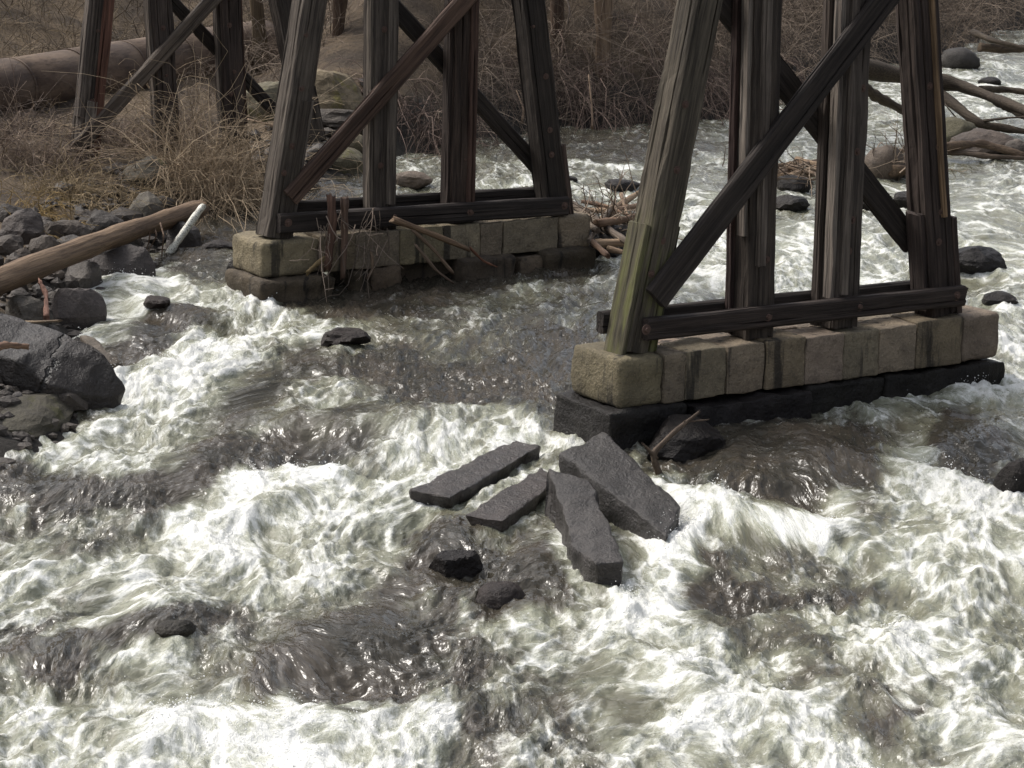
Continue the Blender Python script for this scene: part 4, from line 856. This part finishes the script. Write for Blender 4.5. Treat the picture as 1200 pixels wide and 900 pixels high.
tag(link('far_bank_brush', me, None, None, o), 'dense mass of bare pinkish-brown brush covering the far bank', 'brush', kind='stuff')
P0 = on_land(1500, rng, (-13, -3.5), (37, 60), 5.5, 16); n = len(P0)
me, o = twig_mesh('brush', P0, dirs(n, rng, 1.0, .5), rng.uniform(.5, 1.5, n), rng.uniform(.005, .011, n), 9, subs=4, droop=.3, pal=((.06, .045, .032), (.22, .17, .115)))
tag(link('hillside_brush', me, None, None, o), 'tan tangle of dry brush on the slope behind the rusty pipe', 'brush', kind='stuff')
P0 = on_land(5200, rng, (-14, -4.2), (28, 58), .4, 15); n = len(P0)
me, o = twig_mesh('grass', P0, dirs(n, rng, .8, .7), rng.uniform(.2, .55, n), rng.uniform(.0025, .005, n), 10, K=4, subs=0, droop=.5, pal=((.09, .065, .035), (.30, .225, .12)))
tag(link('dry_grass', me, None, None, o), 'matted dry grass on the left bank', 'grass', kind='stuff')
# single bushes one can pick out on the left bank
BUSH = [(250, 232, 820, 1.55, .75, 'large rounded tan dry bush spreading at the foot of the rear bent', ((.2, .15, .10), (.6, .47, .32)), 1), (205, 165, 200, .8, .6, 'grey-brown dry bush in front of the rear bent posts', ((.07, .055, .045), (.24, .18, .14)), 2), (150, 175, 180, .7, .6, 'thin dead bush under the pale diagonal brace', ((.07, .055, .045), (.24, .18, .14)), 3), (40, 190, 260, .9, .9, 'arching bramble tangle below the rusty pipe', ((.07, .05, .04), (.30, .23, .17)), 4), (95, 235, 260, .6, .9, 'flattened straw-coloured brush above the heaped stones', ((.12, .09, .05), (.38, .29, .18)), 5), (10, 160, 160, .8, .7, 'dark thorny bush against the rusty pipe', ((.05, .04, .035), (.2, .15, .12)), 6), (280, 235, 150, .7, .5, 'yellow dry grass clump hanging to the dark pool', ((.12, .085, .04), (.4, .29, .16)), 7), (160, 240, 150, .5, .8, 'low straw brush beside the lichen-spotted stone', ((.12, .09, .05), (.36, .27, .17)), 8), (46, 258, 140, .35, .6, 'orange-yellow dry grass tuft above the dark humped stone', ((.13, .09, .035), (.36, .25, .11)), 9)]
for (x, y, nn, hgt, spr, lb, pal, sd_) in BUSH:
    c = on(x, y); rng = np.random.default_rng(sd_+40)
    P0 = c+np.column_stack([rng.normal(0, .30*spr/.7, nn), rng.normal(.1, .35, nn), np.zeros(nn)]); P0[:, 2] = ground_z(P0[:, 0], P0[:, 1])-.02
    me, o = twig_mesh('dry_bush', P0, dirs(nn, rng, 1.0, spr), rng.uniform(.5, 1.25, nn)*hgt, rng.uniform(.0035, .008, nn), sd_+60, subs=4, droop=.55, curl=.35, pal=pal)
    tag(link('dry_bush', me, None, None, o), lb, 'bush')
# overhanging shrubs on the far bank that stand out from the mass
for k, (x, y, lb) in enumerate([(690, 148, 'bare shrub drooping into the river below the pale tree trunk'), (500, 178, 'bare shrub overhanging the water behind the middle bent'), (835, 138, 'dark leafless shrub at the waterline left of the shoal'), (930, 112, 'reddish bare shrub at the waterline behind the near bent')]):
    c = on(x, y); rng = np.random.default_rng(k+90); nn = 160
    P0 = c+np.column_stack([rng.normal(0, .7, nn), rng.normal(.5, .35, nn), np.zeros(nn)]); P0[:, 2] = ground_z(P0[:, 0], P0[:, 1])
    me, o = twig_mesh('bare_shrub', P0, dirs(nn, rng, .9, .7, (0, -.4, 0)), rng.uniform(.8, 1.8, nn), rng.uniform(.006, .012, nn), k+95, subs=5, droop=.9, pal=((.05, .035, .03), (.26, .19, .155)))
    tag(link('bare_shrub', me, None, None, o), lb, 'shrub')
# pale dead twigs
for k, (pp, lb) in enumerate([([(612, 142), (614, 128), (606, 108)], 'white dead twig forking over the river edge'), ([(694, 148), (694, 128), (690, 90)], 'pale bare stem hanging to the water below the pale tree trunk'), ([(658, 62), (646, 48), (634, 25)], 'pale yellowish dead branch on the far bank behind the middle bent'), ([(330, 150), (300, 142), (282, 138)], 'white dead twig lying behind the rear bent')]):
    pts = [on(*pp[0], .1)]; Yd = pts[0][1]
    pts += [at_y(x, y, Yd+.2*q) for q, (x, y) in enumerate(pp[1:])]
    drift('dead_twig', pts, .022, .012, lb, 'twig', 330+k, color=(2.2, 2.0, 1.8), sides=6, n=14)
def tree(px, py, r, lb, seed, col):
    c = on(px, py); root = empty('bare_tree', c); tag(root, lb, 'tree', 'bare trees on the far bank')
    rng = np.random.default_rng(seed); top = c+np.array([rng.normal(0, .4), rng.normal(0, .3), 7.5])
    drift('trunk', [c-ZV*.2, c*.6+top*.4+rng.normal(0, .08, 3), top], r, r*.4, None, None, seed, parent=root, color=col, sides=12)
    nn = 26; t = rng.uniform(.3, 1, nn)[:, None]; P0 = c+(top-c)*t
    me, o = twig_mesh('crown', P0, dirs(nn, rng, .9, .8), rng.uniform(1.2, 2.6, nn), rng.uniform(.02, .045, nn), seed+1, subs=6, sub2=4, droop=.0, sublen=.5, pal=((.05, .04, .035), (.16, .125, .105)))
    link('crown', me, None, root, o)
tree(707, 84, .17, 'pale bare tree trunk on the far bank between the two bents', 401, (1.3, 1.15, 1.0)); tree(655, 62, .12, 'thin grey bare tree behind the middle bent', 402, (.6, .5, .45)); tree(1000, 28, .16, 'dark bare tree behind the near bent', 404, (.5, .42, .38)); tree(395, 40, .13, 'slender bare tree past the end of the rusty pipe', 406, (.6, .5, .42)); tree(310, 84, .14, 'mossy broken-barked tree at the end of the rusty pipe', 408, (.7, .65, .5))
